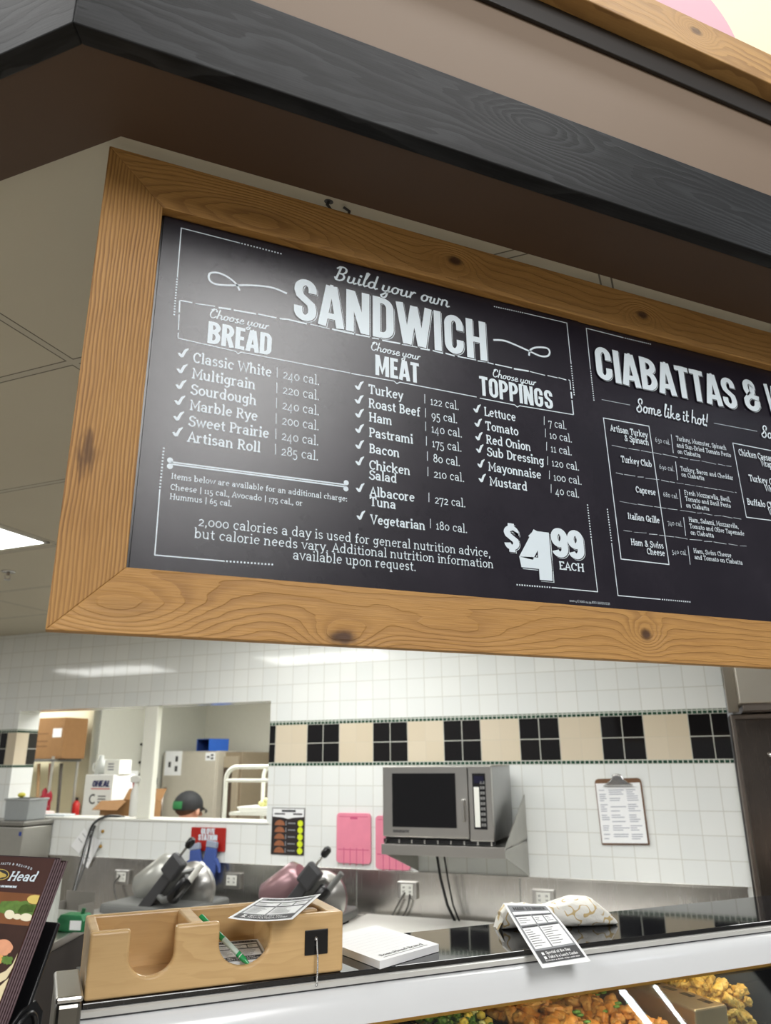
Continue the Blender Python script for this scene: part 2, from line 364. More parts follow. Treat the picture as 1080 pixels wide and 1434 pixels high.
for ch, w, s in [
 ('a', .44, "a .2 .22 .14 .18 0 360;l .34 .4 .34 .12 .42 .04 .5 .1"),
 ('c', .36, "a .2 .22 .14 .18 50 300;+l .4 .12"),
 ('d', .46, "a .2 .22 .14 .18 0 360;l .34 .8 .34 .12 .42 .04 .52 .1"),
 ('e', .38, "l .06 .18 .26 .24;+a .2 .3 .1 .1 -20 180;+l .08 .18;+a .22 .16 .14 .13 180 310;+l .42 .14"),
 ('h', .48, "l .08 .85 .08 .03;a .22 .26 .13 .14 180 0;+l .35 .1 .42 .04 .52 .1"),
 ('i', .24, "l .1 .4 .1 .12 .17 .04 .27 .1;d .11 .56"),
 ('k', .46, "l .08 .85 .08 .03;l .1 .18 .3 .38;l .16 .24 .34 .05 .48 .1"),
 ('l', .26, "l .1 .85 .1 .12 .18 .04 .3 .12;l .1 .85 .19 .8 .12 .45"),
 ('m', .66, "l .08 .4 .08 .03;a .19 .28 .1 .12 180 0;+l .29 .03;a .4 .28 .1 .12 180 0;+l .5 .1 .57 .04 .68 .1"),
 ('n', .46, "l .08 .4 .08 .03;a .2 .27 .12 .13 180 0;+l .32 .1 .39 .04 .5 .1"),
 ('o', .42, "a .2 .22 .14 .18 0 360;l .3 .36 .46 .34"),
 ('r', .36, "l .08 .4 .08 .03;l .1 .24 .2 .4 .3 .37"),
 ('s', .34, "l .26 .4 .12 .33 .16 .22;+a .17 .13 .1 .09 60 -160;l .26 .1 .36 .14"),
 ('t', .3, "l .12 .7 .12 .12 .2 .04 .32 .1;l .0 .42 .28 .42"),
 ('u', .46, "l .08 .4 .08 .14;+a .19 .14 .11 .1 180 340;l .32 .4 .32 .12 .39 .04 .5 .1"),
 ('w', .58, "l .08 .4 .08 .14;+a .17 .14 .09 .1 180 360;+l .26 .36;l .26 .14;+a .36 .14 .1 .1 180 360;+l .46 .4 .58 .34"),
 ('y', .46, "l .08 .4 .08 .16;+a .2 .16 .12 .1 180 340;l .34 .4 .34 -.16;+a .22 -.18 .12 .14 0 -170;+l .3 .0 .48 .12"),
 ('B', .6, "l .2 .82 .16 .02;a .28 .62 .2 .2 150 -90;+l .22 .42;l .26 .44;+a .28 .23 .2 .2 80 -170;l .04 .66 .14 .8 .26 .82"),
 ('C', .54, "a .3 .64 .13 .16 -20 180;+a .3 .4 .24 .36 150 320;+l .54 .22;l .2 .84 .06 .7 .16 .6"),
 ('S', .54, "a .3 .66 .15 .16 -10 240;+l .38 .36;+a .26 .2 .18 .18 40 -200;+l .2 .3 .22 .42;l .45 .64 .4 .52"),
 ('!', .26, "l .16 .8 .11 .26;d .08 .06"), (' ', .2, ""),
]: G(SCRIPT, ch, w, s)

def glyph_strokes(font, ch, t, seg):
    """list of (polyline, width) for a glyph"""
    w, s = font.get(ch, (.3, ''))
    out = []; cur = None
    for tok in s.split(';'):
        if not tok: continue
        cont = tok[0] == '+'; p = tok.lstrip('+').split(); k = p[0]; v = [float(q) for q in p[1:]]
        if k == 'l': pts = [(v[i], v[i+1]) for i in range(0, len(v), 2)]
        elif k == 'a':
            m = max(3, int(abs(v[5]-v[4])/360*seg+.5))
            pts = [(v[0]+v[2]*math.cos(rad(v[4]+(v[5]-v[4])*i/m)), v[1]+v[3]*math.sin(rad(v[4]+(v[5]-v[4])*i/m))) for i in range(m+1)]
        elif k == 's': pts = [(v[0]-v[2], v[1]), (v[0]+v[2], v[1])]
        elif k == 'd':
            r = t*.62; out.append(([(v[0], v[1]-r), (v[0], v[1]+r)], r*2)); cur = None; continue
        if cont and cur is not None: cur += pts if math.dist(cur[-1], pts[0]) > .004 else pts[1:]
        else: cur = pts; out.append((cur, None))
    return w, out
def ribbon(mb, pts, width, mp, contrast=0, lift=0.):
    pts = [np.array(p, float) for p in pts]
    closed = len(pts) > 3 and np.linalg.norm(pts[0]-pts[-1]) < 1e-6
    n = len(pts); L = []; R = []
    for i in range(n):
        a = pts[i-1] if i > 0 else (pts[-2] if closed else None); b = pts[i+1] if i < n-1 else (pts[1] if closed else None)
        d1 = (pts[i]-a) if a is not None else None; d2 = (b-pts[i]) if b is not None else None
        if d1 is None: d1 = d2
        if d2 is None: d2 = d1
        d1 = d1/(np.linalg.norm(d1)+1e-9); d2 = d2/(np.linalg.norm(d2)+1e-9)
        n1 = np.array([-d1[1], d1[0]]); n2 = np.array([-d2[1], d2[0]])
        m = n1+n2; q = np.linalg.norm(m)
        m = m/q if q > 1e-6 else n1
        k = min(1/max(.3, float(m @ n1)), 1.8)
        wd = width*(1-contrast*abs(m[1]))*.5
        L.append(pts[i]+m*wd*k); R.append(pts[i]-m*wd*k)
    vs = []
    for l, r in zip(L, R): vs += [mp(l[0], l[1], lift), mp(r[0], r[1], lift)]
    mb.add(vs, [[2*i, 2*i+2, 2*i+3, 2*i+1] for i in range(n-1)])
FONT = {'slab': (SLAB, .122, .28, .70), 'slabr': (SLAB, .075, .2, .70), 'block': (BLOCK, .155, 0, 1.0), 'script': (SCRIPT, .105, .25, .82),
        'brush': (BLOCK, .2, 0, 1.0)}
def text_width(font, s): F = FONT[font][0]; return sum(F.get(c, (.3, ''))[0] for c in s)
def draw(mb, font, s, mp, seg=16, slant=0, grow=0, lift=0, dx=0, dy=0, weight=None):
    """lettering in units where cap height = 1; mp(u, v, lift) -> 3D"""
    F, t, con, cap = FONT[font]; x = 0; t = weight or t
    k = 0
    for ch in s:
        w, st = glyph_strokes(F, ch, t, seg)
        for pts, ww in st:
            k += 1
            ribbon(mb, [((x+p[0]+slant*p[1]+dx)/cap, (p[1]+dy)/cap) for p in pts], ((ww or t)+grow)/cap, mp, con, lift+(k % 9)*1.2e-5)
        x += w
    return x/cap
def cam_x_on(xr, Y, Z):                 # world X on the plane Y=.. at height Z that lies in picture column xr
    k = (xr-540)/FPX; a = RC[0]-k*RC[2]
    return -(a[1]*(Y-EYE[1])+a[2]*(Z-EYE[2]))/a[0]
# ------------------------------------------------------------------ shared materials
M = {}
M['white_print'] = plain('white_print', (212, 224, 232), .45, var=.02)
M['cream_paint'] = plain('cream_paint', (205, 196, 170), .7)
M['white_paper'] = plain('white_paper', (236, 237, 238), .7, var=.02)
M['ink'] = plain('ink', (38, 38, 42), .7)
M['grey_ink'] = plain('grey_ink', (130, 132, 136), .7)
M['steel'] = steel('steel')
M['dark_steel'] = steel('dark_steel', (158, 148, 140), .3, 'z')
M['chrome'] = plain('chrome', (200, 200, 200), .12, 1.0, var=.02)
M['black_plastic'] = plain('black_plastic', (20, 20, 22), .25, var=.1)
M['dark_grey'] = plain('dark_grey', (58, 58, 60), .45)
M['cast_grey'] = plain('cast_grey', (105, 106, 104), .4)
M['white_plastic'] = plain('white_plastic', (225, 225, 218), .35, var=.02)
M['cardboard'] = plain('cardboard', (146, 108, 68), .85, var=.1)
M['brass'] = plain('brass', (190, 150, 80), .35, 1.0)

# ------------------------------------------------------------------ setting: ceiling, floor, walls
def ceiling_mat():
    n = NT('ceiling_tile'); x, y, z, o = n.coords()
    u = n.math('FRACT', n.math('DIVIDE', n.math('ADD', x, 1.283), 1.22)); v = n.math('FRACT', n.math('DIVIDE', n.math('SUBTRACT', y, 1.157-3.0), .611))
    du = n.math('MULTIPLY', n.math('MINIMUM', u, n.math('SUBTRACT', 1, u)), 1.22); dv = n.math('MULTIPLY', n.math('MINIMUM', v, n.math('SUBTRACT', 1, v)), .611)
    d = n.math('MINIMUM', du, dv)
    gap = n.math('MULTIPLY', n.sstep(d, .0085, .0095), n.math('SUBTRACT', 1.0, n.sstep(d, .0115, .0135)))
    tile = n.sstep(d, .010, .012)
    col = n.mix(tile, lin((190, 186, 172)), lin((196, 191, 174)))
    dirt = n.noise(o, 2.2, 4)
    col = n.mix(n.math('MULTIPLY', dirt, .25), col, lin((150, 138, 112)))
    col = n.mix(n.math('MULTIPLY', gap, .8), col, lin((60, 52, 42)))
    n.bump(n.math('ADD', n.math('MULTIPLY', n.noise(o, 160, 3), .12), n.math('SUBTRACT', 1.0, tile)), .35, .004)
    return n.out(col, .8)
CEIL = EYE[2]+.911
SOF_Y, SOF_N = .966, .680
def sof_corner(d, z):                    # corner of the soffit at outward distance d from its back edge
    Y = SOF_Y-d; n = SOF_N-d; X = n/c45-Y; return (X, Y, z)
def sof_right(d, z, X=4.2): return (X, SOF_Y-d, z)
def sof_left(d, z, L=4.5):
    p = np.array(sof_corner(d, z)) ; q = -T45*L + N45*(SOF_N-d); return (q[0], q[1], z)
TO_W = Matrix.Rotation(PI/4, 4, 'Z')     # world -> wall frame (t, n, z)
mb = MB()
cc = [sof_corner(.05, 0), sof_right(.05, 0, 6.0), (9.0, 9.0, 0), (-4.5, 12.5, 0), (-10, 9.0, 0), sof_left(.05, 0, 6.5)]
cl = [TO_W @ Vector(p) for p in cc]
bot = [(p.x, p.y, CEIL) for p in cl]; top = [(p.x, p.y, CEIL+.03) for p in cl]; k = len(bot)
mb.add(bot+top, [list(range(k)), list(range(k, 2*k))[::-1]]+[[i, (i+1) % k, k+(i+1) % k, k+i] for i in range(k)])
tag(mb.build('ceiling', ceiling_mat(), rot=(0, 0, RW)), kind='structure')
fl = NT('floor_tile'); x_, y_, z_, o_ = fl.coords(); ck = fl.n('ShaderNodeTexBrick'); ck.offset = 0
ck.inputs['Color1'].default_value = lin((168, 160, 146)); ck.inputs['Color2'].default_value = lin((160, 152, 140)); ck.inputs['Mortar'].default_value = lin((120, 112, 102))
ck.inputs['Scale'].default_value = 1; ck.inputs['Brick Width'].default_value = .305; ck.inputs['Row Height'].default_value = .305; ck.inputs['Mortar Size'].default_value = .002
fl.set(ck.inputs['Vector'], o_)
tag(MB().box(-11, 10, -9, 12, -.05, 0).build('floor', fl.out(ck.outputs['Color'], .35)), kind='structure')

WD = 4.2                                  # distance of the tiled wall
TILE_W, TILE_H = .1069, .109
def tile_mat(name, c1, c2, mort, w, h, t0, z0, ms=.0022, rough=.07):
    n = NT(name); x, y, z, o = n.coords()
    b = n.n('ShaderNodeTexBrick'); b.offset = 0; b.squash = 1
    b.inputs['Scale'].default_value = 1; b.inputs['Brick Width'].default_value = w; b.inputs['Row Height'].default_value = h
    b.inputs['Mortar Size'].default_value = ms; b.inputs['Mortar Smooth'].default_value = .3
    b.inputs['Color1'].default_value = lin(c1); b.inputs['Color2'].default_value = lin(c2); b.inputs['Mortar'].default_value = lin(mort)
    n.set(b.inputs['Vector'], n.vec(n.math('SUBTRACT', x, t0), n.math('SUBTRACT', z, z0), 0.0))
    f = b.outputs['Fac']
    wav = n.noise(o, 9, 0)
    n.bump(n.math('ADD', n.math('MULTIPLY', n.math('SUBTRACT', 1.0, f), 1.0), n.math('MULTIPLY', wav, .5)), .3, .002)
    r = n.math('MULTIPLY_ADD', f, .5, rough)
    return n.out(b.outputs['Color'], r)
Z_B0, Z_B1, Z_B2, Z_B3 = 1.724, 1.743, 1.961, 1.983
P0 = -.476
wm_low = tile_mat('white_wall_tile', (232, 234, 231), (226, 229, 227), (200, 200, 192), TILE_W, TILE_H, P0-20*TILE_W, Z_B0-20*TILE_H)
wm_up = tile_mat('white_wall_tile_upper', (232, 234, 231), (226, 229, 227), (200, 200, 192), TILE_W, TILE_H, P0-20*TILE_W, Z_B3-20*TILE_H)
wm_mos = tile_mat('green_mosaic', (38, 74, 56), (30, 60, 46), (196, 200, 190), .0238, .0195, P0-9.52, Z_B0-.0004, .0028)
wm_blk = tile_mat('black_wall_tile', (20, 19, 20), (26, 24, 24), (190, 190, 180), TILE_W, TILE_H, P0-20*TILE_W, Z_B1, .0025, .06)
wm_crm = tile_mat('cream_wall_tile', (214, 202, 180), (209, 196, 172), (198, 188, 168), TILE_W, TILE_H, P0-20*TILE_W, Z_B1, .0015)
WM = [wm_low, wm_up, wm_mos, wm_blk, wm_crm]
OT0, OT1, OZ0, OZ1 = -4.494, -2.443, 1.40, 2.108
ZT = 1.179                                # lowest edge of the tile
mb = MB(); TH = .19
def wall_cols(t0, t1, phase):
    """band blocks between t0 and t1"""
    per = 4*TILE_W; k = math.floor((t0-phase)/per)
    while phase+k*per < t1:
        for a, b, m in ((0, .5, 3), (.5, 1, 4)):
            x0, x1 = max(t0, phase+(k+a)*per), min(t1, phase+(k+b)*per)
            if x1 > x0+1e-4: mb.box(x0, x1, WD, WD+TH, Z_B1, Z_B2, mi=m)
        k += 1
TR = .137
for (t0, t1, ph) in ((-6.6, OT0, atW(8, 1050, WD)[0]-2*TILE_W), (OT1, TR, P0)):
    mb.box(t0, t1, WD, WD+TH, Z_B0, Z_B1, mi=2); mb.box(t0, t1, WD, WD+TH, Z_B2, Z_B3, mi=2); wall_cols(t0, t1, ph)
    mb.box(t0, t1, WD, WD+TH, OZ1 if t0 < -5 else Z_B3, CEIL, mi=1)
    mb.box(t0, t1, WD, WD+TH, ZT, Z_B0, mi=0)
mb.box(-6.6, OT0, WD, WD+TH, Z_B3, OZ1, mi=1)
mb.box(OT0, OT1, WD, WD+TH, OZ1, CEIL, mi=1)
mb.box(OT0, OT0+.003, WD+.112, WD+TH-.001, Z_B1, Z_B2, mi=3)
mb.box(OT0, OT1, WD, WD+TH, ZT, OZ0, mi=0)
mb.box(-6.6, TR, WD+.004, WD+TH, 0, ZT, mi=0)
tag(mb.build('wall_back', WM, rot=(0, 0, RW)), kind='structure')
mb = MB().box(OT0+.004, OT1+.02, WD-.006, WD+TH+.006, OZ0, OZ0+.012, bev=.003)
tag(mb.build('trim_1', M['white_plastic'], rot=(0, 0, RW)), kind='structure')
# stainless backsplash below the tile, in sheets
mb = MB()
for a, b in ((-4.32, -3.98), (-3.975, -2.95), (-2.945, -1.86), (-1.855, -.95), (-.945, .115)): mb.box(a, b, WD-.004, WD+.004, .85, ZT-.004, bev=.001)
mb.box(-4.32, .118, WD-.009, WD, ZT-.006, ZT+.004, bev=.001)
tag(mb.build('trim_2', steel('backsplash_steel', (214, 211, 206), .26, 'z', .4), rot=(0, 0, RW)), kind='structure')
# preparation room seen through the opening
BD = 7.0
def plane_wall(name, mat, t0, t1, n0, n1, z0=0, z1=CEIL): return tag(MB().box(t0, t1, n0, n1, z0, z1).build(name, mat, rot=(0, 0, RW)), kind='structure')
pw = plain('prep_wall_paint', (196, 194, 182), .55, var=.03); pw2 = plain('prep_wall_panel', (182, 182, 172), .5, var=.03)
plane_wall('wall_prep_far', pw, -4.95, -1.5, BD, BD+.1)
plane_wall('wall_prep_left', pw2, -4.95, -4.854, 5.34, BD)
plane_wall('wall_prep_side', plain('prep_wall_cream', (226, 217, 186), .6, var=.03), -8.2, -4.854, 5.34, 5.44)
plane_wall('wall_prep_end', pw, -1.6, -1.5, WD+TH, BD)
# ------------------------------------------------------------------ soffit over the counter, with its stained boards
def run(name, mat, prof, left=True, right=True, parent=None, X=4.2, L=4.5):
    """extrude a (d, z) profile along the soffit path; the two runs mitre at the corner"""
    mb = MB(); k = len(prof)
    def seg(fa, fb):
        vs = [fa(d, EYE[2]+z) for d, z in prof]+[fb(d, EYE[2]+z) for d, z in prof]
        mb.add(vs, [list(range(k)), list(range(k, 2*k))[::-1]]+[[i, (i+1) % k, k+(i+1) % k, k+i] for i in range(k)])
    if right: seg(sof_corner, lambda d, z: sof_right(d, z, X))
    if left: seg(sof_corner, lambda d, z: sof_left(d, z, L))
    return mb.build(name, mat, parent)
def obj_frame_run(name, mat, prof, side, parent=None, X=4.2, L=4.5):
    """one board of the run, built in its own frame (x along the board) so the grain follows it"""
    k = len(prof); org = Vector(sof_corner(0, EYE[2]))
    rz = 0 if side == 'right' else PI - PI/4
    inv = (Matrix.Translation(org) @ Matrix.Rotation(rz, 4, 'Z')).inverted()
    end = (lambda d, z: sof_right(d, z, X)) if side == 'right' else (lambda d, z: sof_left(d, z, L))
    vs = [inv @ Vector(sof_corner(d, EYE[2]+z)) for d, z in prof]+[inv @ Vector(end(d, EYE[2]+z)) for d, z in prof]
    mb = MB(); mb.add(vs, [list(range(k)), list(range(k, 2*k))[::-1]]+[[i, (i+1) % k, k+(i+1) % k, k+i] for i in range(k)])
    o = mb.build(name, mat, parent, loc=org, rot=(0, 0, rz))
    bv = o.modifiers.new('edge', 'BEVEL'); bv.width = .002; bv.segments = 2; bv.limit_method = 'ANGLE'
    return o
ZS = .88
brown = plain('brown_board', (74, 55, 40), .6, var=.12, vs=6, bump=.05)
tan = plain('tan_paint', (110, 92, 75), .65, var=.05, vs=5)
tag(run('soffit', [brown], [(0, ZS), (.150, ZS+.001), (.150, ZS+.03), (0, ZS+.03)]), kind='structure')
tag(run('wall_fascia', tan, [(.10, ZS+.031), (.1415, ZS+.031), (.1415, 1.95), (.10, 1.95)]), kind='structure')
trim_m = lambda nm, kn: wood(nm, (23, 23, 24), (18, 18, 19), (58, 60, 62), 34, .55, kn, spec=.16, rough=.5, fine=.55, lines=.6, bump=.2, flat=.12)
tp = [(.1417, ZS-.004), (.171, ZS-.004), (.171, ZS+.144), (.1417, ZS+.144)]
t1 = obj_frame_run('trim_2', trim_m('black_stain', [(.62, .98, .016, 2.6, .5), (.95, .955, .02, 5, .3), (1.25, .93, .02, 5, .2)]), tp, 'right'); tag(t1, kind='structure')
t2 = obj_frame_run('trim_3', trim_m('black_stain_return', []), tp, 'left'); tag(t2, kind='structure')
ds = [(.1417, 1.256), (.150, 1.256), (.150, 1.3115), (.1417, 1.3115)]
t6 = obj_frame_run('trim_6', plain('black_strip', (30, 25, 22), .5), ds, 'right'); tag(t6, kind='structure')
bp = [(.1417, 1.312), (.183, 1.312), (.183, 1.400), (.1417, 1.400)]
t3 = obj_frame_run('trim_4', wood('honey_board', (182, 144, 88), (162, 120, 66), (106, 70, 34), 40, .5, [(1.02, 1.365, .012, 1.6, .8)], lines=.5), bp, 'right'); tag(t3, kind='structure')
t4 = obj_frame_run('trim_5', wood('honey_board_return', (182, 144, 88), (162, 120, 66), (106, 70, 34), 40, .5, [], lines=.5), bp, 'left'); tag(t4, kind='structure')
# upper store sign above the board: cream panel with a pink disc
us = thing('wall_mural', 'cream wall panel with a large pink disc above the honey wood board', 'wall panel', (0, SOF_Y-.1415, 0))
MB().box(-.2, 4.2, -.012, -.0005, EYE[2]+1.401, EYE[2]+1.95).build('panel', plain('mural_cream', (226, 218, 186), .6, var=.02), us)
# disc: circle through its visible rim, cut off by the board
A3 = np.array([(1.114, 1.532), (1.154, 1.480), (1.170, 1.437)])
Mx = np.c_[2*A3, np.ones(3)]; sol = np.linalg.solve(Mx, (A3**2).sum(1)); rr_ = math.sqrt(sol[2]+sol[0]**2+sol[1]**2)
pts_ = [(sol[0]+rr_*math.cos(2*PI*k/96), sol[1]+rr_*math.sin(2*PI*k/96)) for k in range(96)]
pts_ = [(x, max(z, 1.402)) for x, z in pts_ if z > 1.38]
MB().prism([(x, EYE[2]+z) for x, z in sorted(pts_, key=lambda q: math.atan2(q[1]-1.41, q[0]-sol[0]))], 'y', -.0135, -.0121).build('pink_disc', plain('mural_pink', (204, 160, 172), .6, var=.02), us)

# ------------------------------------------------------------------ hanging menu sign
SG = thing('menu_sign', 'long wood framed black menu board with white lettering hanging below the soffit', 'menu board', (0, 1.0, EYE[2]))
FX0, FX1, FZ0, FZ1, FW = -.0185, 1.70, .154, .888, .0855
def rail(kind, L, pos, rot, mat):
    # local x along the board, z across it from the outer edge (0) to the inner edge (FW); mitred ends
    mb = MB()
    mb.prism([(0, 0), (L, 0), (L-FW, FW), (FW, FW)], 'y', 0, .020)
    o = mb.build('frame_rail', mat, SG, loc=pos, rot=rot)
    bv = o.modifiers.new('edge', 'BEVEL'); bv.width = .0012; bv.segments = 2; bv.limit_method = 'ANGLE'
    return o
CED = ((190, 146, 84), (168, 122, 62), (106, 66, 28))
LX, LZ = FX1-FX0, FZ1-FZ0
def cedar(nm, kn, rings=70, lines=.55, **k): return wood(nm, *CED, rings=rings, wob=.35, knots=kn, lines=lines, rough=.6, bump=.9, fine=.85, **k)
bx = lambda x, y: (atY(x, y, 1.0)[0]-FX0, atY(x, y, 1.0)[2]-EYE[2]-FZ0)
tx = lambda x, y: (FX1-atY(x, y, 1.0)[0], FZ1-(atY(x, y, 1.0)[2]-EYE[2]))
k1, k2, k3 = bx(480, 893), bx(905, 889), bx(640, 868)
rail('bottom', LX, (FX0, 0, FZ0), (0, 0, 0), cedar('cedar_bottom', [(k1[0], k1[1], .013, 1.9, 1), (k2[0], k2[1], .012, 1.25, 1), (.085, .030, .020, 2.6, .15), (.56, .03, .012, 6, .05, 3)], 75, .42))
q1, q2 = tx(637, 365), tx(900, 441)
rail('top', LX, (FX1, 0, FZ1), (0, PI, 0), cedar('cedar_top', [(q1[0], q1[1], .011, 1.7, 1), (q2[0], q2[1], .011, 1.7, .95), (q1[0]+.35, .05, .02, 4, .15)], 60, .4))
rail('left', LZ, (FX0, 0, FZ1), (0, PI/2, 0), cedar('cedar_left', [(.50, .022, .013, 2.6, .75, 0)], 200, .6, flat=.7))
rail('right', LZ, (FX1, 0, FZ0), (0, -PI/2, 0), cedar('cedar_right', [], 95, .7))
# rabbet lining visible as a dark slot around the print
PY = 1.016
pm = NT('menu_print'); x, y, z, o = pm.coords()
sm = pm.noise(o, 6, 5, .6); gr = pm.noise(o, 1400, 1)
col = pm.mix(pm.sstep(sm, .35, .75), lin((27, 23, 33)), lin((38, 34, 43)))
pm.bump(gr, .22, .0004)
PRINT = pm.out(col, .26, spec=.42)
BK = MB().box(FX0+.02, FX1-.02, .0202, .030, FZ0+.02, FZ1-.02).build('backing_board', M['black_plastic'], SG)
def panel(xa, xb, ya, yb, name):
    return MB().box(xa, xb, ya, yb, .2405, .8010).build(name, PRINT, SG)
XA = atY(231, 297, PY)[0]; XB = atY(846, 838, PY)[0]+.004
pan1 = panel(XA, XB, PY-1.0, PY-1.0+.0018, 'menu_panel'); pan2 = panel(XB-.014, FX1-FW+.012, PY-1.0+.0019, PY-1.0+.0040, 'menu_panel')
PTOP = {}
INK_Y = PY-.0004
def mpF(p0, sx, h, base=INK_Y):
    return lambda u, v, lift: (p0[0]+u*sx, base-1.0-lift, p0[2]-EYE[2]+v*h)
class Sheet:
    def __init__(s, parent): s.parent = parent; s.parts = {}
    def mb(s, nm): return s.parts.setdefault(nm, MB())
    def text(s, part, font, st, x, y, xr=None, cap=12, slant=0, seg=12, lift=0, weight=None, fit=None, shadow=0):
        p = atY(x, y, INK_Y); h = p[2]-atY(x, y+cap, INK_Y)[2]
        base = text_width(font, st)/FONT[font][3]
        if xr is None: sx = h*(fit or .95)
        else: sx = (cam_x_on(xr, INK_Y, p[2])-p[0])/(base+.0+slant*.7)
        if shadow:
            draw(s.mb(part), font, st, mpF(p, sx, h), seg, slant, grow=.004, dx=shadow, dy=-shadow, lift=.0000, weight=weight)
            draw(s.mb(part+'_shadow'), font, st, mpF(p, sx, h), seg, slant, grow=-.008, dx=shadow*.75, dy=-shadow*.75, lift=.0002, weight=weight)
            draw(s.mb(part+'_shadow'), font, st, mpF(p, sx, h), seg, slant, grow=.03, lift=.0003, weight=weight)
            lift = .0006
        draw(s.mb(part), font, st, mpF(p, sx, h), seg, slant, lift=lift, weight=weight)
        return sx
    def lines(s, part, pts, w=.0016, closed=False):
        P = [atY(px, py, INK_Y) for px, py in pts]; P = [(p[0], p[2]) for p in P]
        ribbon(s.mb(part), P, w, lambda u, v, l: (u, INK_Y-1.0, v-EYE[2]))
    def curve(s, part, pts, w):
        V = [np.array(p, float) for p in pts]; out = []
        for i in range(len(V)-1):
            a_, b_, c_, d_ = V[max(0, i-1)], V[i], V[i+1], V[min(len(V)-1, i+2)]
            for k in range(6):
                t = k/6; out.append(.5*((2*b_)+(c_-a_)*t+(2*a_-5*b_+4*c_-d_)*t*t+(3*b_-a_-3*c_+d_)*t**3))
        s.lines(part, out+[V[-1]], w)
    def dots(s, part, a, b, step=.0046, r=.0012):
        A, B = atY(*a, INK_Y), atY(*b, INK_Y); n = max(2, int(np.linalg.norm(B-A)/step)); d = (B-A)/np.linalg.norm(B-A)
        for i in range(n+1):
            q = A+(B-A)*i/n; ribbon(s.mb(part), [(q[0]-d[0]*r, q[2]-d[2]*r), (q[0]+d[0]*r, q[2]+d[2]*r)], 2*r, lambda u, v, l: (u, INK_Y-1.0, v-EYE[2]))
    def dash(s, part, a, b, w=.002, seed=1):
        rnd = random.Random(seed); A, B = atY(*a, INK_Y), atY(*b, INK_Y); L = np.linalg.norm(B-A); t = 0
        while t < L:
            e = min(L, t+rnd.uniform(.012, .04)); q0, q1 = A+(B-A)*t/L, A+(B-A)*e/L; o = rnd.uniform(-.0008, .0008)
            ribbon(s.mb(part), [(q0[0], q0[2]+o), (q1[0], q1[2]-o)], w*rnd.uniform(.6, 1.2), lambda u, v, l: (u, INK_Y-1.0, v-EYE[2])); t = e+rnd.uniform(.002, .006)
    def check(s, part, x, y, px=16):
        p = atY(x, y, INK_Y); h = p[2]-atY(x, y+px, INK_Y)[2]
        poly = [(0, .38), (.22, .42), (.36, .30), (.62, .82), (.98, 1.0), (1.0, .9), (.78, .6), (.56, .06), (.34, 0), (.18, .12)]
        s.mb(part).add([(p[0]+u*h*.9, INK_Y-1.0, p[2]-EYE[2]+v*h) for u, v in poly], [list(range(len(poly)))])
    def finish(s):
        for nm, mb in s.parts.items():
            mb.build(nm.split('#')[0].replace('_shadow', '_drop_shadow'), PRINT if nm.endswith('_shadow') else M['white_print'], s.parent, fix=False)
A = Sheet(pan1)
lerp = lambda a, b, t: a+(b-a)*t
def col_items(part, names, a, b, rights, cap, chk, seg=12):
    for i, nme in enumerate(names):
        t = i/(len(names)-1); x, y = lerp(a[0], b[0], t), lerp(a[1], b[1], t)
        A.text(part, 'slab', nme, x, y, rights[i], cap)
        if chk: A.check(part, x-chk[0], y-chk[1], chk[2])
col_items('bread_list', ['Classic White', 'Multigrain', 'Sourdough', 'Marble Rye', 'Sweet Prairie', 'Artisan Roll'], (269.7, 507.5), (262, 618.5), [380.6, 357.9, 359.5, 361, 377, 365], 15, (21.5, 8, 15))
for i, (s_, xr) in enumerate(zip(['240 cal.', '220 cal.', '240 cal.', '200 cal.', '240 cal.', '285 cal.'], [447.6, 447.4, 447.2, 447, 446.5, 446])):
    t = i/5; x, y = lerp(395.7, 393.4, t), lerp(530, 637.5, t)
    A.text('bread_list', 'slabr', s_, x, y, xr, 14); A.lines('bread_list', [(x-7.5, y-16), (x-7.5, y-1)], .0011)
ME = [('Turkey', 516, 551, 565), ('Roast Beef', 516, 570.5, 589), ('Ham', 516.5, 590, 549.5), ('Pastrami', 516.6, 611.5, 579), ('Bacon', 516.8, 634, 560), ('Chicken', 517, 657, 575), ('Salad', 517, 671, 556.4), ('Albacore', 517.7, 694.5, 581.3), ('Tuna', 517.7, 708.3, 555), ('Vegetarian', 518.7, 733.3, 596)]
for s_, x, y, xr in ME:
    A.text('meat_list', 'slab', s_, x, y, xr, 13.3)
    if s_ not in ('Salad', 'Tuna'): A.check('meat_list', x-19.5, y-6, 14)
for s_, x, y, xr in [('122 cal.', 603, 567, 643), ('95 cal.', 604, 586.5, 641), ('140 cal.', 604.3, 605.5, 647.7), ('175 cal.', 605.3, 626, 647), ('80 cal.', 606.7, 647.2, 644.7), ('210 cal.', 607.4, 668.8, 650.7), ('272 cal.', 608.8, 705, 652.4), ('180 cal.', 610.9, 741.5, 654.9)]:
    A.text('meat_list', 'slabr', s_, x, y, xr, 12.5); A.lines('meat_list', [(x-8, y-15), (x-8, y-2)], .0011)
for s_, x, y, xr in [('Lettuce', 678.3, 582, 723), ('Tomato', 680, 602, 726.7), ('Red Onion', 681, 621, 744), ('Sub Dressing', 682.3, 638.3, 762.5), ('Mayonnaise', 684, 659.2, 758.7), ('Mustard', 685.8, 679.7, 739.3)]:
    A.text('topping_list', 'slab', s_, x, y, xr, 12.5); A.check('topping_list', x-15.5, y-5, 13)
for s_, x, y, xr in [('7 cal.', 768.3, 597, 794), ('10 cal.', 770, 614.3, 801.7), ('11 cal.', 771.7, 633, 801.5), ('120 cal.', 773.1, 653, 811.8), ('100 cal.', 775.6, 673, 815.3), ('40 cal.', 778, 692.2, 811.8)]:
    A.text('topping_list', 'slabr', s_, x, y, xr, 11.5); A.lines('topping_list', [(x-6, y-14), (x-6, y-2)], .0011)
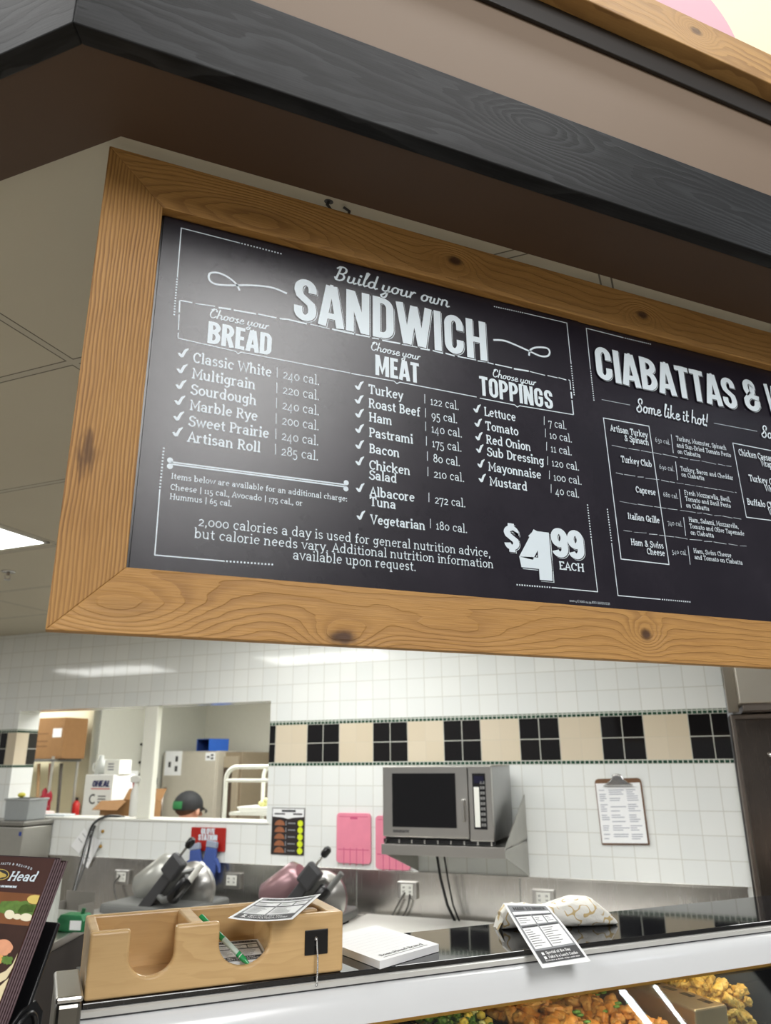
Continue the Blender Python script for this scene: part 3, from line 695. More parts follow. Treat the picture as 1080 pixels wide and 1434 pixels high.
A.text('bread_heading', 'block', 'BREAD', 289.3, 480, 381, 32, weight=.16, seg=20)
A.text('meat_heading', 'block', 'MEAT', 525, 524.5, 588, 29, weight=.155, seg=20)
A.text('topping_heading', 'block', 'TOPPINGS', 671.7, 553, 776, 27.5, weight=.145, seg=20)
A.text('bread_heading', 'script', 'Choose your', 291.5, 444.5, 379, 14, slant=.28); A.text('meat_heading', 'script', 'Choose your', 518, 490, 591, 12.5, slant=.28); A.text('topping_heading', 'script', 'Choose your', 689, 527.5, 753, 11.5, slant=.28)
A.text('heading_lettering', 'block', 'SANDWICH', 408.5, 446, 684.5, 62, weight=.14, seg=28, shadow=.022)
A.text('heading_lettering', 'script', 'Build your own', 465, 391, 632.5, 21, slant=.28, weight=.1)
A.curve('left_swash', [(335.5, 407), (331, 398), (319, 388), (305, 382), (294, 383), (293, 391), (301, 397.5), (320, 399.5), (350, 399.5), (380, 402.5), (402, 411)], .0032)
A.curve('right_swash', [(691, 476), (706, 477), (722, 483), (742, 492), (757, 498.5), (767, 498.5), (770, 493), (766, 487.5), (752, 486.5), (743, 490), (741, 498)], .0036)
B_ = 'border_lines'
C_ = [f'border_corner#{i}' for i in range(4)]
A.lines(C_[0], [(336.5, 340.4), (254, 319.3), (248.3, 388.6)]); A.dots(C_[0], (339, 341), (393.5, 355.2)); A.dots(C_[0], (248, 391), (244, 440.5))
A.dots(C_[1], (692.7, 429.3), (732, 437.8)); A.lines(C_[1], [(734.3, 438.3), (794, 452.3), (800, 510)]); A.dots(C_[1], (800.3, 513), (804.3, 552.7))
A.dots(C_[2], (229.4, 627.7), (224.2, 682)); A.lines(C_[2], [(224, 685), (216.8, 777.3), (314.8, 785.8)]); A.dots(C_[2], (318, 786), (381.5, 790.5))
A.dots(C_[3], (823, 707.3), (828, 752)); A.lines(C_[3], [(828.3, 754.8), (837.1, 828.7), (772.7, 822.7)]); A.dots(C_[3], (770, 822.5), (724.5, 818.9))
A.dash('heading_box', (251.8, 420.7), (405, 448), .0026, 3); A.dash('heading_box', (405, 448), (798.3, 532.7), .0026, 5); A.dash('heading_box', (251.8, 420.7), (249.3, 473.6), .0022, 7); A.dash('heading_box', (798.3, 532.7), (803.3, 580.7), .0026, 8)
A.lines('heading_box', [(249.3, 473.6), (330, 492), (333.5, 495.5), (337.5, 493.2), (490.8, 522.4)], .0016); A.lines('heading_box', [(492, 523), (552, 533.7), (556, 537.2), (560, 535.2), (667.7, 556)], .0016); A.lines('heading_box', [(672, 557.5), (721, 567), (724.5, 570), (728, 568.2), (803.3, 580.7)], .0016)
for d in (-1.7, 1.2): A.lines('divider_rule', [(240, 648.8+d), (484, 680.5+d)], .0022)
for x, y in ((238.3, 644.5), (238, 653), (485, 676), (484.5, 684.5)):
    p = atY(x, y, INK_Y); A.mb('divider_rule').add([(p[0]+.0042*math.cos(a*PI/6), INK_Y-1.0, p[2]-EYE[2]+.0042*math.sin(a*PI/6)) for a in range(12)], [list(range(12))])
for s_, x, y, xr in [('Items below are available for an additional charge:', 239.2, 670.5, 486.4), ('Cheese | 115 cal., Avocado | 175 cal., or', 238.2, 685.7, 424), ('Hummus | 65 cal.', 237.3, 699, 324.5)]:
    A.text('extras_note', 'slab', s_, x, y, xr, 8.6, weight=.1, seg=9)
for s_, x, y, xr in [('2,000 calories a day is used for general nutrition advice,', 277, 736.5, 687.6), ('but calorie needs vary. Additional nutrition information', 271.5, 753.5, 691.8), ('available upon request.', 409.8, 783.5, 583)]:
    A.text('nutrition_note', 'slabr', s_, x, y, xr, 14.5, seg=12, weight=.075)
A.text('price_lettering', 'brush', '4', 729, 808, 777, 70, seg=24, weight=.235, slant=0, shadow=.03)
A.text('price_lettering', 'brush', '99', 773.5, 778.5, 819, 40, seg=24, weight=.21, shadow=.035)
A.text('price_lettering', 'brush', '$', 706.5, 770.5, 728.5, 38, seg=24, weight=.2, shadow=.035)
A.text('price_lettering', 'slab', 'EACH', 783.3, 797.3, 818.8, 11.5, weight=.12)
A.text('price_lettering', 'slabr', '1000-4 E MAG 04.99 BYO SANDWICH', 797.7, 842.5, 854.5, 3.4, seg=6)
A.finish()
INK_Y = PY+.0016
B = Sheet(pan2)
B.lines(C_[0], [(873.4, 472.9), (821.2, 459.6), (827.2, 517.4)]); B.dots(C_[0], (876, 473.6), (911, 481.8)); B.dots(C_[0], (827.5, 520), (832, 560.3))
B.dots(C_[1], (850.8, 713.4), (856.5, 757)); B.lines(C_[1], [(856.8, 760.4), (865.7, 834), (925.4, 839.3)]); B.dots(C_[1], (928, 839.5), (966.4, 842.9))
B.text('heading_lettering', 'block', 'CIABATTAS', 834, 530.5, 1034, 47, weight=.145, seg=24, shadow=.02)
B.text('heading_lettering', 'block', '&', 1042.3, 574, 1067, 44.5, weight=.145, seg=24, shadow=.02)
B.text('heading_lettering', 'block', 'WRAPS', 1075.5, 581, None, 43, weight=.145, seg=20, fit=1.0, shadow=.02)
B.text('heading_lettering', 'script', 'Some like it hot!', 889.5, 577, 993.5, 19.5, slant=.25, weight=.1)
B.text('heading_lettering', 'script', 'Some like it cold!', 1065, 612.5, None, 17, slant=.25, weight=.1, fit=.95)
B.lines('heading_rule', [(842.9, 559.5), (882.6, 567.2)], .0008); B.lines('heading_rule#2', [(1000, 592.5), (1060.7, 604)], .0008)
B.lines('ciabatta_box', [(845.3, 585.3), (909, 596.8), (937.2, 790.5), (870, 782.8), (845.3, 585.3)], .0018)
B.lines('wrap_box', [(1090, 633), (1026.5, 620.4), (1045.6, 724.3), (1090, 730)], .0018)
for s_, x, y, xr in [('Artisan Turkey', 854.2, 604, 906.7), ('& Spinach', 873.8, 618, 908.3), ('Turkey Club', 869.3, 647.5, 912.7), ('Caprese', 889.8, 690, 918), ('Italian Grille', 878.5, 727.2, 923.5), ('Ham & Swiss', 883, 763.5, 929), ('Cheese', 905.5, 776.5, 930.7), ('Chicken Caesar', 1034.2, 638, 1081.5), ('Wrap', 1065.5, 653, 1081)]:
    B.text('ciabatta_list' if x < 1000 else 'wrap_list', 'slab', s_, x, y, xr, 9, seg=9)
for s_, x, y in [('Turkey Cobb', 1048.7, 674), ('Wrap', 1071, 688), ('Buffalo Chicken', 1045.8, 707), ('Wrap', 1076, 721)]: B.text('wrap_list', 'slab', s_, x, y, None, 9, seg=9, fit=.85)
for i, (a, b) in enumerate([((857, 623.8), (1024.6, 653.4)), ((862.8, 662.4), (1031.8, 689.8)), ((868, 702.6), (1038, 726.7)), ((873.4, 742.8), (1045.6, 765.2))]): B.dash('ciabatta_list', a, b, .0008, i)
for s_, x, y, xr in [('630 cal.', 917, 619.5, 938), ('690 cal.', 922.8, 657.3, 944), ('680 cal.', 928.3, 696, 949.3), ('740 cal.', 934.3, 735.3, 955.3), ('540 cal.', 940.4, 775.5, 961.6)]:
    B.text('ciabatta_list', 'slabr', s_, x, y, xr, 7.2, seg=7, weight=.06); B.lines('ciabatta_list', [(xr+2.2, y-11), (xr+5.2, y+15)], .0013)
for s_, x, y, xr in [('Turkey, Muenster, Spinach', 946.4, 617.3, 1016.7), ('and Sun-Dried Tomato Pesto', 947, 626.6, 1023.4), ('on Ciabatta', 948.3, 635.5, 980.6), ('Turkey, Bacon and Cheddar', 952.4, 659.8, 1026.5), ('on Ciabatta', 953.6, 667.8, 986), ('Fresh Mozzarella, Basil,', 957.7, 693, 1022.7), ('Tomato and Basil Pesto', 959, 701.8, 1023), ('on Ciabatta', 960.3, 711, 992.8), ('Ham, Salami, Mozzarella,', 964, 730.8, 1033.8), ('Tomato and Olive Tapenade', 965, 740, 1042), ('on Ciabatta', 966.4, 749, 999.3), ('Ham, Swiss Cheese', 970.7, 774.6, 1023.7), ('and Tomato on Ciabatta', 972, 783.3, 1039.5)]:
    B.text('ciabatta_list', 'slab', s_, x, y, xr, 6.6, seg=7, weight=.1)
B.finish()
# hanging hooks over the top rail
hk = atY(475, 292, 1.012)
for X in (hk[0],):
    h = thing('sign_hook', 'dark wire hook holding the menu sign, nearest the left corner' if X < 1 else 'dark wire hook holding the menu sign further along the top rail', 'hook', (X, 1.012, EYE[2]+FZ1))
    MB().tube([(-.014, 0, .023), (-.016, 0, .016), (-.008, 0, .003), (.004, 0, .0025), (.013, 0, .008), (.014, 0, .015), (.006, 0, .020)], .0022, 8).build('hook_wire', M['dark_grey'], h)
    h.scale = (1.35, 1, 1)
    MB().cyl((-.014, 0, .0225), (-.014, 0, .0231), .006).build('ceiling_plate', M['dark_grey'], h)
# ------------------------------------------------------------------ troffers in the ceiling grid: one in view, others set unseen for lighting
troffer_lens = glow('troffer_lens', (252, 253, 250), KITCHEN_EMIT)
def troffer(t, n, label, first=True):
    o = thing('ceiling_light', label, 'ceiling light', wp(t, n, CEIL-.004), RW, 'recessed ceiling lights')
    mb = MB()
    for a in ((-.605, .605, -.30, -.285), (-.605, .605, .285, .30), (-.605, -.59, -.30, .30), (.59, .605, -.30, .30)): mb.box(a[0], a[1], a[2], a[3], -.004, .003)
    mb.build('frame', M['white_plastic'], o)
    MB().box(-.59, .59, -.285, .285, -.002, .002).build('lens', troffer_lens, o)
    return o
troffer(-3.115, 2.08, 'lit rectangular ceiling light beside the left edge of the menu sign')
GR = 'recessed ceiling lights out of direct view'
for t, n in ((-.6, 2.69), (1.0, 3.91), (-5.55, 2.08), (-1.9, 3.30)):
    troffer(t, n, 'lit rectangular ceiling light over the kitchen, hidden by the menu sign')
for t, n in ((-3.2, 5.5), (-5.6, 4.78), (-3.2, 4.89), (-2.0, 6.1)):  # all out of view; two added to brighten this room
    troffer(t, n, 'unseen rectangular ceiling light filling the room behind the opening')
sp = thing('ceiling_sprinkler', 'small metal sprinkler head under the ceiling, left of the wood frame', 'sprinkler', tuple(atZ(12, 800, CEIL)[:2])+(CEIL,))
MB().lathe([(0, 0), (.034, 0), (.03, -.006), (.012, -.008), (0, -.008)]).build('escutcheon', M['chrome'], sp)
mb = MB().cyl((0, 0, -.006), (0, 0, -.022), .008).tube([(-.012, 0, -.02), (-.012, 0, -.034), (0, 0, -.042), (.012, 0, -.034), (.012, 0, -.02)], .0025, 8)
mb.build('sprinkler_body', M['dark_steel'], sp)
MB().lathe([(0, -.042), (.016, -.042), (.016, -.044), (0, -.044)]).build('deflector', M['chrome'], sp)

# ------------------------------------------------------------------ service counter over the refrigerated case
ZC = 1.39; CY = 1.450; CX0, CX1 = .098, 3.6
def granite():
    n = NT('black_granite'); x, y, z, o = n.coords()
    v = n.n('ShaderNodeTexVoronoi'); v.inputs['Scale'].default_value = 900; n.set(v.inputs['Vector'], o)
    sp = n.math('GREATER_THAN', n.n('ShaderNodeTexNoise', Scale=750.0).outputs[0], .66)
    nn = n.noise(o, 520, 2); f = n.sstep(nn, .62, .74)
    col = n.mix(f, lin((17, 18, 21)), lin((92, 92, 96)))
    n.bump(n.noise(o, 30, 2), .02, .001)
    return n.out(col, .045, spec=.8)
GRAN = granite()
ct = MB().box(CX0, CX1, CY, 1.700, ZC-.0085, ZC, bev=.0015)
o = ct.build('countertop', GRAN); tag(o, 'narrow polished black granite shelf on top of the deli case', 'countertop')
CASE = thing('deli_case', 'white fronted refrigerated deli case with a glass front under the granite shelf', 'deli case', (0, 0, 0))
white_metal = plain('case_white_enamel', (222, 224, 226), .16, var=.01)
alu = plain('case_aluminium', (208, 208, 204), .3, 0.2, var=.02)
# nose of the case: aluminium lip, groove, rolled white fascia
def prof(pts, name, mat, x0=CX0-.002, x1=CX1, parent=CASE, smooth=False): return MB().prism(pts, 'x', x0, x1, smooth=smooth).build(name, mat, parent)
MB().box(CX0, CX1, CY+.004, 1.69, ZC-.0375, ZC-.009).build('top_frame', white_metal, CASE)
prof([(CY-.002, ZC-.009), (CY-.006, ZC-.011), (CY-.006, ZC-.019), (CY+.004, ZC-.019), (CY+.004, ZC-.009)], 'edge_trim', alu)
prof([(CY-.0045, ZC-.0192), (CY-.0045, ZC-.0215), (CY+.004, ZC-.0215), (CY+.004, ZC-.0192)], 'seam_strip', M['dark_grey'])
pr = [(CY-.006, ZC-.022), (CY-.014, ZC-.024), (CY-.022, ZC-.030), (CY-.029, ZC-.040), (CY-.033, ZC-.054), (CY-.035, ZC-.074)]
fa = MB().prism(pr+[(CY-.030, ZC-.074), (CY+.003, ZC-.036), (CY+.003, ZC-.022)], 'x', CX0-.002, CX1, smooth=True); fo = fa.build('fascia_panel', white_metal, CASE)
es = fo.modifiers.new('split', 'EDGE_SPLIT'); es.split_angle = rad(40)
prof([(CY-.036, ZC-.0745), (CY-.036, ZC-.079), (CY-.020, ZC-.079), (CY-.020, ZC-.0745)], 'gold_reflection_line', M['brass'])  # brass strip standing in for the gold reflection line above the glass
# glass, sloping out towards the customer
gl = NT('case_glass'); gt = gl.t
tr = gl.n('ShaderNodeBsdfTransparent'); tr.inputs[0].default_value = (.93, .96, .94, 1)
gs = gl.n('ShaderNodeBsdfGlossy'); gs.inputs['Roughness'].default_value = .015; fr = gl.n('ShaderNodeFresnel'); fr.inputs['IOR'].default_value = 1.35
mx = gl.n('ShaderNodeMixShader'); gl.set(mx.inputs[0], fr.outputs[0]); gl.set(mx.inputs[1], tr.outputs[0]); gl.set(mx.inputs[2], gs.outputs[0])
gt.links.new(mx.outputs[0], gt.nodes['Material Output'].inputs[0])
G0, G1 = (CY-.033, ZC-.079), (CY-.36, .86)
MB().prism([G0, (G0[0]+.006, G0[1]), (G1[0]+.006, G1[1]), G1], 'x', CX0, CX1).build('front_glass', gl.m, CASE)
MB().box(CX0, CX1, CY-.40, CY+.52, .10, .86, bev=.01).build('base_cabinet', white_metal, CASE)
MB().box(CX0, CX1, 1.955, 1.99, .86, 1.15).build('back_panel', plain('case_back_liner', (92, 88, 80), .3), CASE)
MB().box(CX0, CX1, 1.44, 1.69, ZC-.05, ZC-.0385).build('canopy', white_metal, CASE)
MB().prism([(1.70, ZC-.030), (1.675, ZC-.038), (1.955, 1.151), (1.99, 1.151)], 'x', CX0, CX1).build('rear_hood', M['dark_steel'], CASE)
led = MB().box(CX0+.05, CX1, CY+.03, CY+.045, ZC-.062, ZC-.052).build('case_lamp', glow('case_lamp', (255, 240, 214), 13), CASE)
# stainless end post of the case
ep = thing('case_end_post', 'scuffed stainless steel end post at the left end of the deli case', 'end post', (CX0-.022, CY+.03, 0))
st_ep = steel('post_steel', (128, 126, 120), .3, 'z', .35)
MB().box(-.019, .019, -.07, .10, .10, ZC+.012, bev=.006).build('post', st_ep, ep)
MB().box(-.0205, .0205, -.072, .102, ZC+.0125, ZC+.022, bev=.004).build('post_cap', M['steel'], ep)

# ------------------------------------------------------------------ wooden order-slip box
BX0, BX1, BY0, BY1, BH = .100, .536, 1.454, 1.622, .098
bw = wood('maple_box', (218, 184, 134), (202, 166, 114), (168, 128, 78), 26, .9, [], rough=.24, fine=.3, lines=.30, bump=.04)
bwi = wood('maple_inside', (214, 178, 124), (200, 160, 106), (160, 118, 72), 26, .9, [], rough=.4, fine=.3, lines=.3, bump=.04)
OB = thing('order_slip_box', 'varnished maple box with two rounded cut-out slots for order slips on the granite shelf', 'box', (BX0, BY0, ZC+.0005))
L, Dp, T = BX1-BX0, BY1-BY0, .016
def notch(u0, u1, zb):                    # U-shaped cut
    r = (u1-u0)/2*.98; cx = (u0+u1)/2; out = []
    for i in range(17):
        a = PI+PI*i/16; out.append((cx+(u1-u0)/2*math.cos(a), zb+r*1.0*(1+math.sin(a))*.86))
    return [(u0, BH)]+out+[(u1, BH)]
X1a = atY(184, 1302, BY0)[0]-BX0; X1b = atY(247, 1297, BY0)[0]-BX0; X2a = atY(309, 1292, BY0)[0]-BX0; X2b = atY(380, 1287, BY0)[0]-BX0
poly = [(0, 0)]+[(0, BH)]+notch(X1a, X1b, .026)+notch(X2a, X2b, .026)+[(L, BH), (L, 0)]
fp = MB().prism(poly, 'y', 0, T).build('front_panel', bw, OB)
bv = fp.modifiers.new('round', 'BEVEL'); bv.width = .0045; bv.segments = 3; bv.limit_method = 'ANGLE'; bv.angle_limit = rad(50)
def bxp(name, a, m=bw, bev=.004): return MB().box(*a, bev=bev, seg=3).build(name, m, OB)
bxp('back_panel', (0, L, Dp-T, Dp, 0, BH))
bxp('side_panel', (0, T, T-.001, Dp-T+.001, 0, BH)); bxp('side_panel', (L-T*1.7, L, T-.001, Dp-T+.001, 0, BH))
XD = (X1b+X2a)/2
bxp('divider', (XD-.012, XD+.012, T-.001, Dp-T+.001, .006, BH)); bxp('divider', (X2b+.008, X2b+.024, T-.001, Dp-T+.001, .006, BH))
bxp('bottom_panel', (T, L-T, T, Dp-T, 0, .010), bwi, .001)
mb = MB(); mb.box(X2b+.03, L-T*1.7-.002, .06, .085, BH-.014, BH-.004, bev=.003); mb.build('pen_rail', bw, OB)
px0, px1 = atY(427, 1310, BY0)[0]-BX0, atY(459, 1310, BY0)[0]-BX0
pz0, pz1 = atY(443, 1337, BY0)[2]-ZC, atY(443, 1302, BY0)[2]-ZC
pl = MB().box(px0, px1, -.0022, .0005, pz0, pz1, bev=.001).build('pen_plate', M['black_plastic'], OB)
# ball chain hanging from the plate
ch = thing('ball_chain', 'fine silver ball chain hanging from the black plate on the maple box', 'chain', (BX0+(px0+px1)/2-.001, BY0-.004, ZC))
mb = MB(); zt = (pz0+pz1)/2+.005; zb = atY(443, 1382, BY0-.02)[2]-ZC
for i in range(26):
    f = i/25; z_ = lerp(zt, zb, f); y_ = -.0005-(.046 if z_ < -.002 else .0025*f)*(1 if z_ < -.002 else 1)
    y_ = -.0015-.006*min(1, f*2)
    mb.ball((math.sin(f*4)*.0008, y_, z_), 0.0021, 1)
mb.build('bead_string', M['chrome'], ch)
MB().lathe([(0, -.002), (.0035, -.001), (.0035, .003), (0, .003)], (0, .001, zt+.001), 14, 'y').build('chain_stud', M['chrome'], ch)

# ------------------------------------------------------------------ printed slips
def sheet_slip(name, label, fn, nrm, thick=.0004, group=None, big=True):
    """fn(u, v) -> point, u across 0..1, v from foot 0 to head 1"""
    o = thing(name, label, 'order slip', tuple(fn(.5, .5)), 0, group)
    org = np.array(fn(.5, .5)); loc = lambda u, v: tuple(np.array(fn(u, v))-org)
    MB().grid(loc, 14, 18, thick, True, nrm=nrm).build('paper', M['white_paper'], o)
    N = np.array(nrm)
    def mp(u, v, l): return tuple(np.array(loc(u, v))+N*(.0004+l))
    def fill(mb, u0, u1, v0, v1, l=0):
        k = max(1, int((u1-u0)*14)); q = max(1, int((v1-v0)*18))
        vs = [mp(u0+(u1-u0)*i/k, v0+(v1-v0)*j/q, l) for j in range(q+1) for i in range(k+1)]
        mb.add(vs, [[j*(k+1)+i, j*(k+1)+i+1, (j+1)*(k+1)+i+1, (j+1)*(k+1)+i] for j in range(q) for i in range(k)])
    ink, gry, wht = MB(), MB(), MB()
    fill(gry, .05, .95, .05, .955)
    fill(wht, .08, .92, .78, .83, .0003)
    for a in ((.09, .44, .60, .74), (.47, .69, .60, .74), (.72, .91, .60, .74), (.09, .44, .24, .55), (.47, .91, .24, .55)): fill(wht, *a, .0003)
    for a in ((.09, .44, .745, .765), (.47, .91, .745, .765), (.09, .44, .555, .58), (.47, .91, .555, .58)): fill(ink, *a, .0003)
    fill(ink, .06, .94, .055, .215, .0003)
    rnd = random.Random(len(label))
    for c0, c1, v0, v1 in ((.11, .42, .61, .73), (.49, .67, .61, .73), (.74, .9, .61, .73), (.11, .42, .25, .54), (.49, .88, .25, .54)):
        v = v1-.025
        while v > v0: ribbon(ink, [(c0, v), (c0+(c1-c0)*rnd.uniform(.4, .9), v)], .008, mp, 0, .0006); v -= .034
    def tx(st, font, u0, u1, v, h, mb, l=.0006):
        wd = text_width(font, st)/FONT[font][3]
        draw(mb, font, st, lambda a, b, q: mp(u0+(u1-u0)*a/wd, v+b*h, l+q), 8)
    tx('MADE TO ORDER', 'block', .14, .88, .855, .065, ink)
    tx('Special of the Day', 'slab', .24, .76, .155, .034, wht); tx('Make it a Lunch Combo', 'slab', .24, .86, .10, .034, wht)
    fill(wht, .15, .2, .15, .185, .0006); fill(wht, .15, .2, .095, .13, .0006)
    tx('includes a drink chips and side', 'slab', .14, .86, .068, .016, wht)
    gry.build('grey_print', M['grey_ink'], o, fix=False); ink.build('black_print', M['ink'], o, fix=False); wht.build('white_boxes', M['white_paper'], o, fix=False)
    return o
def patch(c, bend=0, nrm=(0, 0, 1), curl=None):   # corners TL, TR, BR, BL as 3D points
    tl, tr_, br, bl = [np.array(p, float) for p in c]; N = np.array(nrm)
    def fn(u, v):
        p = (bl*(1-u)+br*u)*(1-v)+(tl*(1-u)+tr_*u)*v
        return p+N*(bend*math.sin(PI*v)) + (np.array(curl(u, v)) if curl else 0)
    return fn
zt_ = ZC+BH+.004
s1 = [atZ(367, 1257, zt_+.003), atZ(450, 1251.5, zt_+.012), atZ(410, 1287, zt_+.001), atZ(319, 1285.5, zt_+.004)]
sheet_slip('order_slip', 'loose printed order slip lying curled across the top of the maple box', patch(s1, 0, (0, 0, 1), lambda u, v: (0, 0, -.004*math.sin(PI*u))), (0, -.2, .98))
# pad of slips inside the right slot
sx0, sx1 = BX0+X2a-.004, BX0+X2b+.004
zs_ = ZC+.030
s2 = [(sx0+.012, BY0+.125, zs_+.012), (sx1+.005, BY0+.120, zs_+.012), (sx1+.002, BY0+.024, zs_-.002), (sx0+.004, BY0+.024, zs_-.002)]
sheet_slip('order_slip', 'stack of printed order slips in the right slot of the maple box', patch(s2), (0, -.14, .99), thick=.014)
# green pen lying in the slot
pn = thing('green_pen', 'clear barrelled pen with green cap and green tip in the right slot of the box', 'pen')
pa = np.array(atY(311, 1313, BY0+.045)); pb = np.array(atY(350, 1352, BY0+.010)); pd = (pb-pa)/np.linalg.norm(pb-pa); pa = pb-pd*.125
pn.location = pb
pp = lambda s: tuple((pa+pd*s)-pb)
grn = plain('pen_green', (38, 150, 84), .25); clr = plain('pen_clear', (190, 205, 196), .12)
MB().tube([pp(0), pp(.002), pp(.075)], [.003, .0048, .0048], 14).build('cap', grn, pn)
MB().tube([pp(.060), pp(.103)], [.0050, .0050], 14).build('barrel', clr, pn)
MB().tube([pp(.0955), pp(.113)], [.0051, .0048], 14).build('grip', grn, pn)
MB().tube([pp(.113), pp(.119), pp(.125)], [.004, .003, .0012], 14).build('tip', grn, pn)

# ------------------------------------------------------------------ notepad
h_ = .014
cn = [atZ(483, 1307, ZC), atZ(527, 1305, ZC), atZ(615, 1333, ZC), atZ(532, 1358, ZC)]
# corners: far-left behind the box, far-right, near-right, near-left
nf = [np.array(p) for p in cn]; nf[0] = nf[3]+(nf[1]-nf[2])
NP = thing('notepad', 'thick white notepad lying on the granite shelf right of the maple box', 'notepad', tuple(nf[3]))
q = [p-nf[3] for p in nf]
mb = MB().prism([(p[0], p[1]) for p in q], 'z', .0005, h_, bev=.0006); mb.build('page_block', M['white_paper'], NP)
mpn = lambda u, v, l: tuple((q[3]*(1-u)+q[2]*u)*(1-v)+(q[0]*(1-u)+q[1]*u)*v+np.array([0, 0, h_+.0003+l]))
mb = MB(); wd = text_width('slab', 'BoarsHead Brand')/.7
draw(mb, 'slab', 'BoarsHead Brand', lambda a, b, l: mpn(.12+.72*a/wd, .09+.055*b, l), 8, weight=.13)
ribbon(mb, [(.12, .055), (.86, .055)], .01, mpn); mb.build('printed_heading', M['ink'], NP, fix=False)
mb = MB()
for v in (.22, .3, .38, .46, .54, .62, .7, .78): ribbon(mb, [(.1, v), (.9, v)], .003, mpn)
mb.build('ruled_lines', plain('pale_rule', (200, 202, 208), .7), NP, fix=False)

# ------------------------------------------------------------------ wrapped sandwich
SW = thing('wrapped_sandwich', 'long sandwich wrapped in white paper printed with tan swirls on the granite shelf', 'sandwich')
a0 = np.array(atZ(700, 1292, ZC)); a1 = np.array(atZ(853, 1300, ZC))
a0 = np.array([.985, 1.650, ZC]); a1 = np.array([1.245, 1.575, ZC])
SW.location = a0; ax = a1-a0; LS = np.linalg.norm(ax); ax /= LS; sd = np.array([-ax[1], ax[0], 0])
rnd = random.Random(4); nz = [[rnd.uniform(-1, 1) for _ in range(24)] for _ in range(30)]
TU = [0, .06, .18, .34, .5, .64, .78, .9, 1]; TH2 = [.034, .050, .050, .044, .052, .062, .058, .036, .010]; TW = [.028, .036, .036, .036, .039, .043, .042, .031, .012]
def swp(u, v):
    a = 2*PI*v; h = float(np.interp(u, TU, TH2)); hw = float(np.interp(u, TU, TW))
    w_ = nz[int(u*28) % 30][int(v*23.9) % 24]*.0022
    cx = math.cos(a); sx = math.sin(a)
    X = np.sign(cx)*abs(cx)**.8*(hw+w_); Z = h/2+np.sign(sx)*abs(sx)**.8*(h/2-.0003+w_*.7*(sx > 0))
    p = ax*(LS*u)+sd*X; return (p[0], p[1], max(.0006, Z))
mb = MB(); mb.grid(swp, 34, 28, 0, True)
for u in (0, 1): mb.add([swp(u, j/28) for j in range(28)], [list(range(28))])
def wrap_mat():
    n = NT('wrap_paper'); x, y, z, o = n.coords()
    w = n.n('ShaderNodeTexNoise', noise_dimensions='3D'); n.set(w.inputs['Vector'], o); w.inputs['Scale'].default_value = 30; w.inputs['Detail'].default_value = 1
    d = n.math('ABSOLUTE', n.math('SUBTRACT', w.outputs[0], .5)); line = n.math('SUBTRACT', 1.0, n.sstep(d, .022, .034))
    g = n.n('ShaderNodeTexNoise'); n.set(g.inputs['Vector'], n.n('ShaderNodeMapping').outputs[0]); 
    blot = n.sstep(n.noise(o, 18, 1), .44, .48)
    f = n.math('MULTIPLY', line, blot)
    col = n.mix(f, lin((238, 236, 228)), lin((205, 180, 128)))
    n.bump(n.noise(o, 70, 4), .5, .004)
    return n.out(col, .55)
mb.build('wrapping_paper', wrap_mat(), SW)
fl_ = MB(); c0 = np.array(swp(0.0, .25))*np.array([1, 1, 0])
def flap(u, v): 
    p = -ax*(.012*v)+sd*lerp(-.03, .03, u)*(1-.35*v); return (p[0], p[1], lerp(.026, .003, v)-.008*abs(u-.5))
fl_.grid(flap, 8, 5, .0006, nrm=tuple(-ax)); fl_.build('folded_end', wrap_mat(), SW)
stk = MB(); stp = [swp(.60, .62), swp(.70, .62), swp(.70, .70), swp(.60, .70)]
stp = [np.array(p)+np.array([0, -.0012, .0008]) for p in stp]; stk.quad(*stp); stk.build('label_sticker', M['white_paper'], SW)
# slip hanging over the shelf edge
s3 = [atY(705, 1264.5, 1.606), atY(765, 1267, 1.600), atY(827.5, 1346, 1.365), atY(760, 1356, 1.365)]
def slip3(u, v):
    tl, tr_, br, bl = s3
    m_l = np.array(atY(729, 1306, 1.49)); m_r = np.array(atY(791, 1297, 1.49))
    def bez(a, m, b, t): c = 2*m-.5*(a+b); return (1-t)**2*a+2*t*(1-t)*c+t*t*b
    l = bez(bl, m_l, tl, v); r = bez(br, m_r, tr_, v); return l*(1-u)+r*u
sheet_slip('order_slip', 'printed order slip tucked over the wrapped sandwich and hanging past the shelf edge', slip3, (0, -.55, .83))
# ------------------------------------------------------------------ things on and along the tiled wall
def wthing(name, label, cat, t, n, z, group=None, rz=0): return thing(name, label, cat, wp(t, n, z), RW+rz, group)
def rect_px(x0, y0, x1, y1, D=WD): a = atW(x0, y0, D); b = atW(x1, y1, D); return a[0], b[0], b[1], a[1]   # t0 t1 z0 z1
# glove station sign with two gloves
t0, t1, z0, z1 = rect_px(270, 1158, 316, 1193)
gs_ = wthing('wall_sign', 'red sign reading glove station screwed to the low white tile wall', 'sign', (t0+t1)/2, WD-.002, (z0+z1)/2)
w2, h2 = (t1-t0)/2, (z1-z0)/2
MB().box(-w2, w2, -.012, 0, -h2, h2, bev=.004).build('sign_plate', plain('sign_red', (166, 36, 28), .35), gs_)
mb = MB()
for st, v in (('GLOVE', .30), ('STATION', -.05)):
    wd = text_width('block', st); sc = h2*.48; sx = sc*1.5
    draw(mb, 'block', st, lambda a, b, l: (-wd*sx/2+a*sx, -.0125-l, v*h2*1.5+b*sc), 12, weight=.19)
mb.build('sign_lettering', M['white_print'], gs_, fix=False)
for sx in (-.055, .035):
    MB().tube([(sx, -.012, -h2*.25), (sx, -.035, -h2*.28), (sx, -.04, -h2*.5), (sx, -.03, -h2*.6)], .004, 8).build('hook', M['chrome'], gs_)
blue = plain('glove_blue', (62, 84, 150), .8, bump=.2)
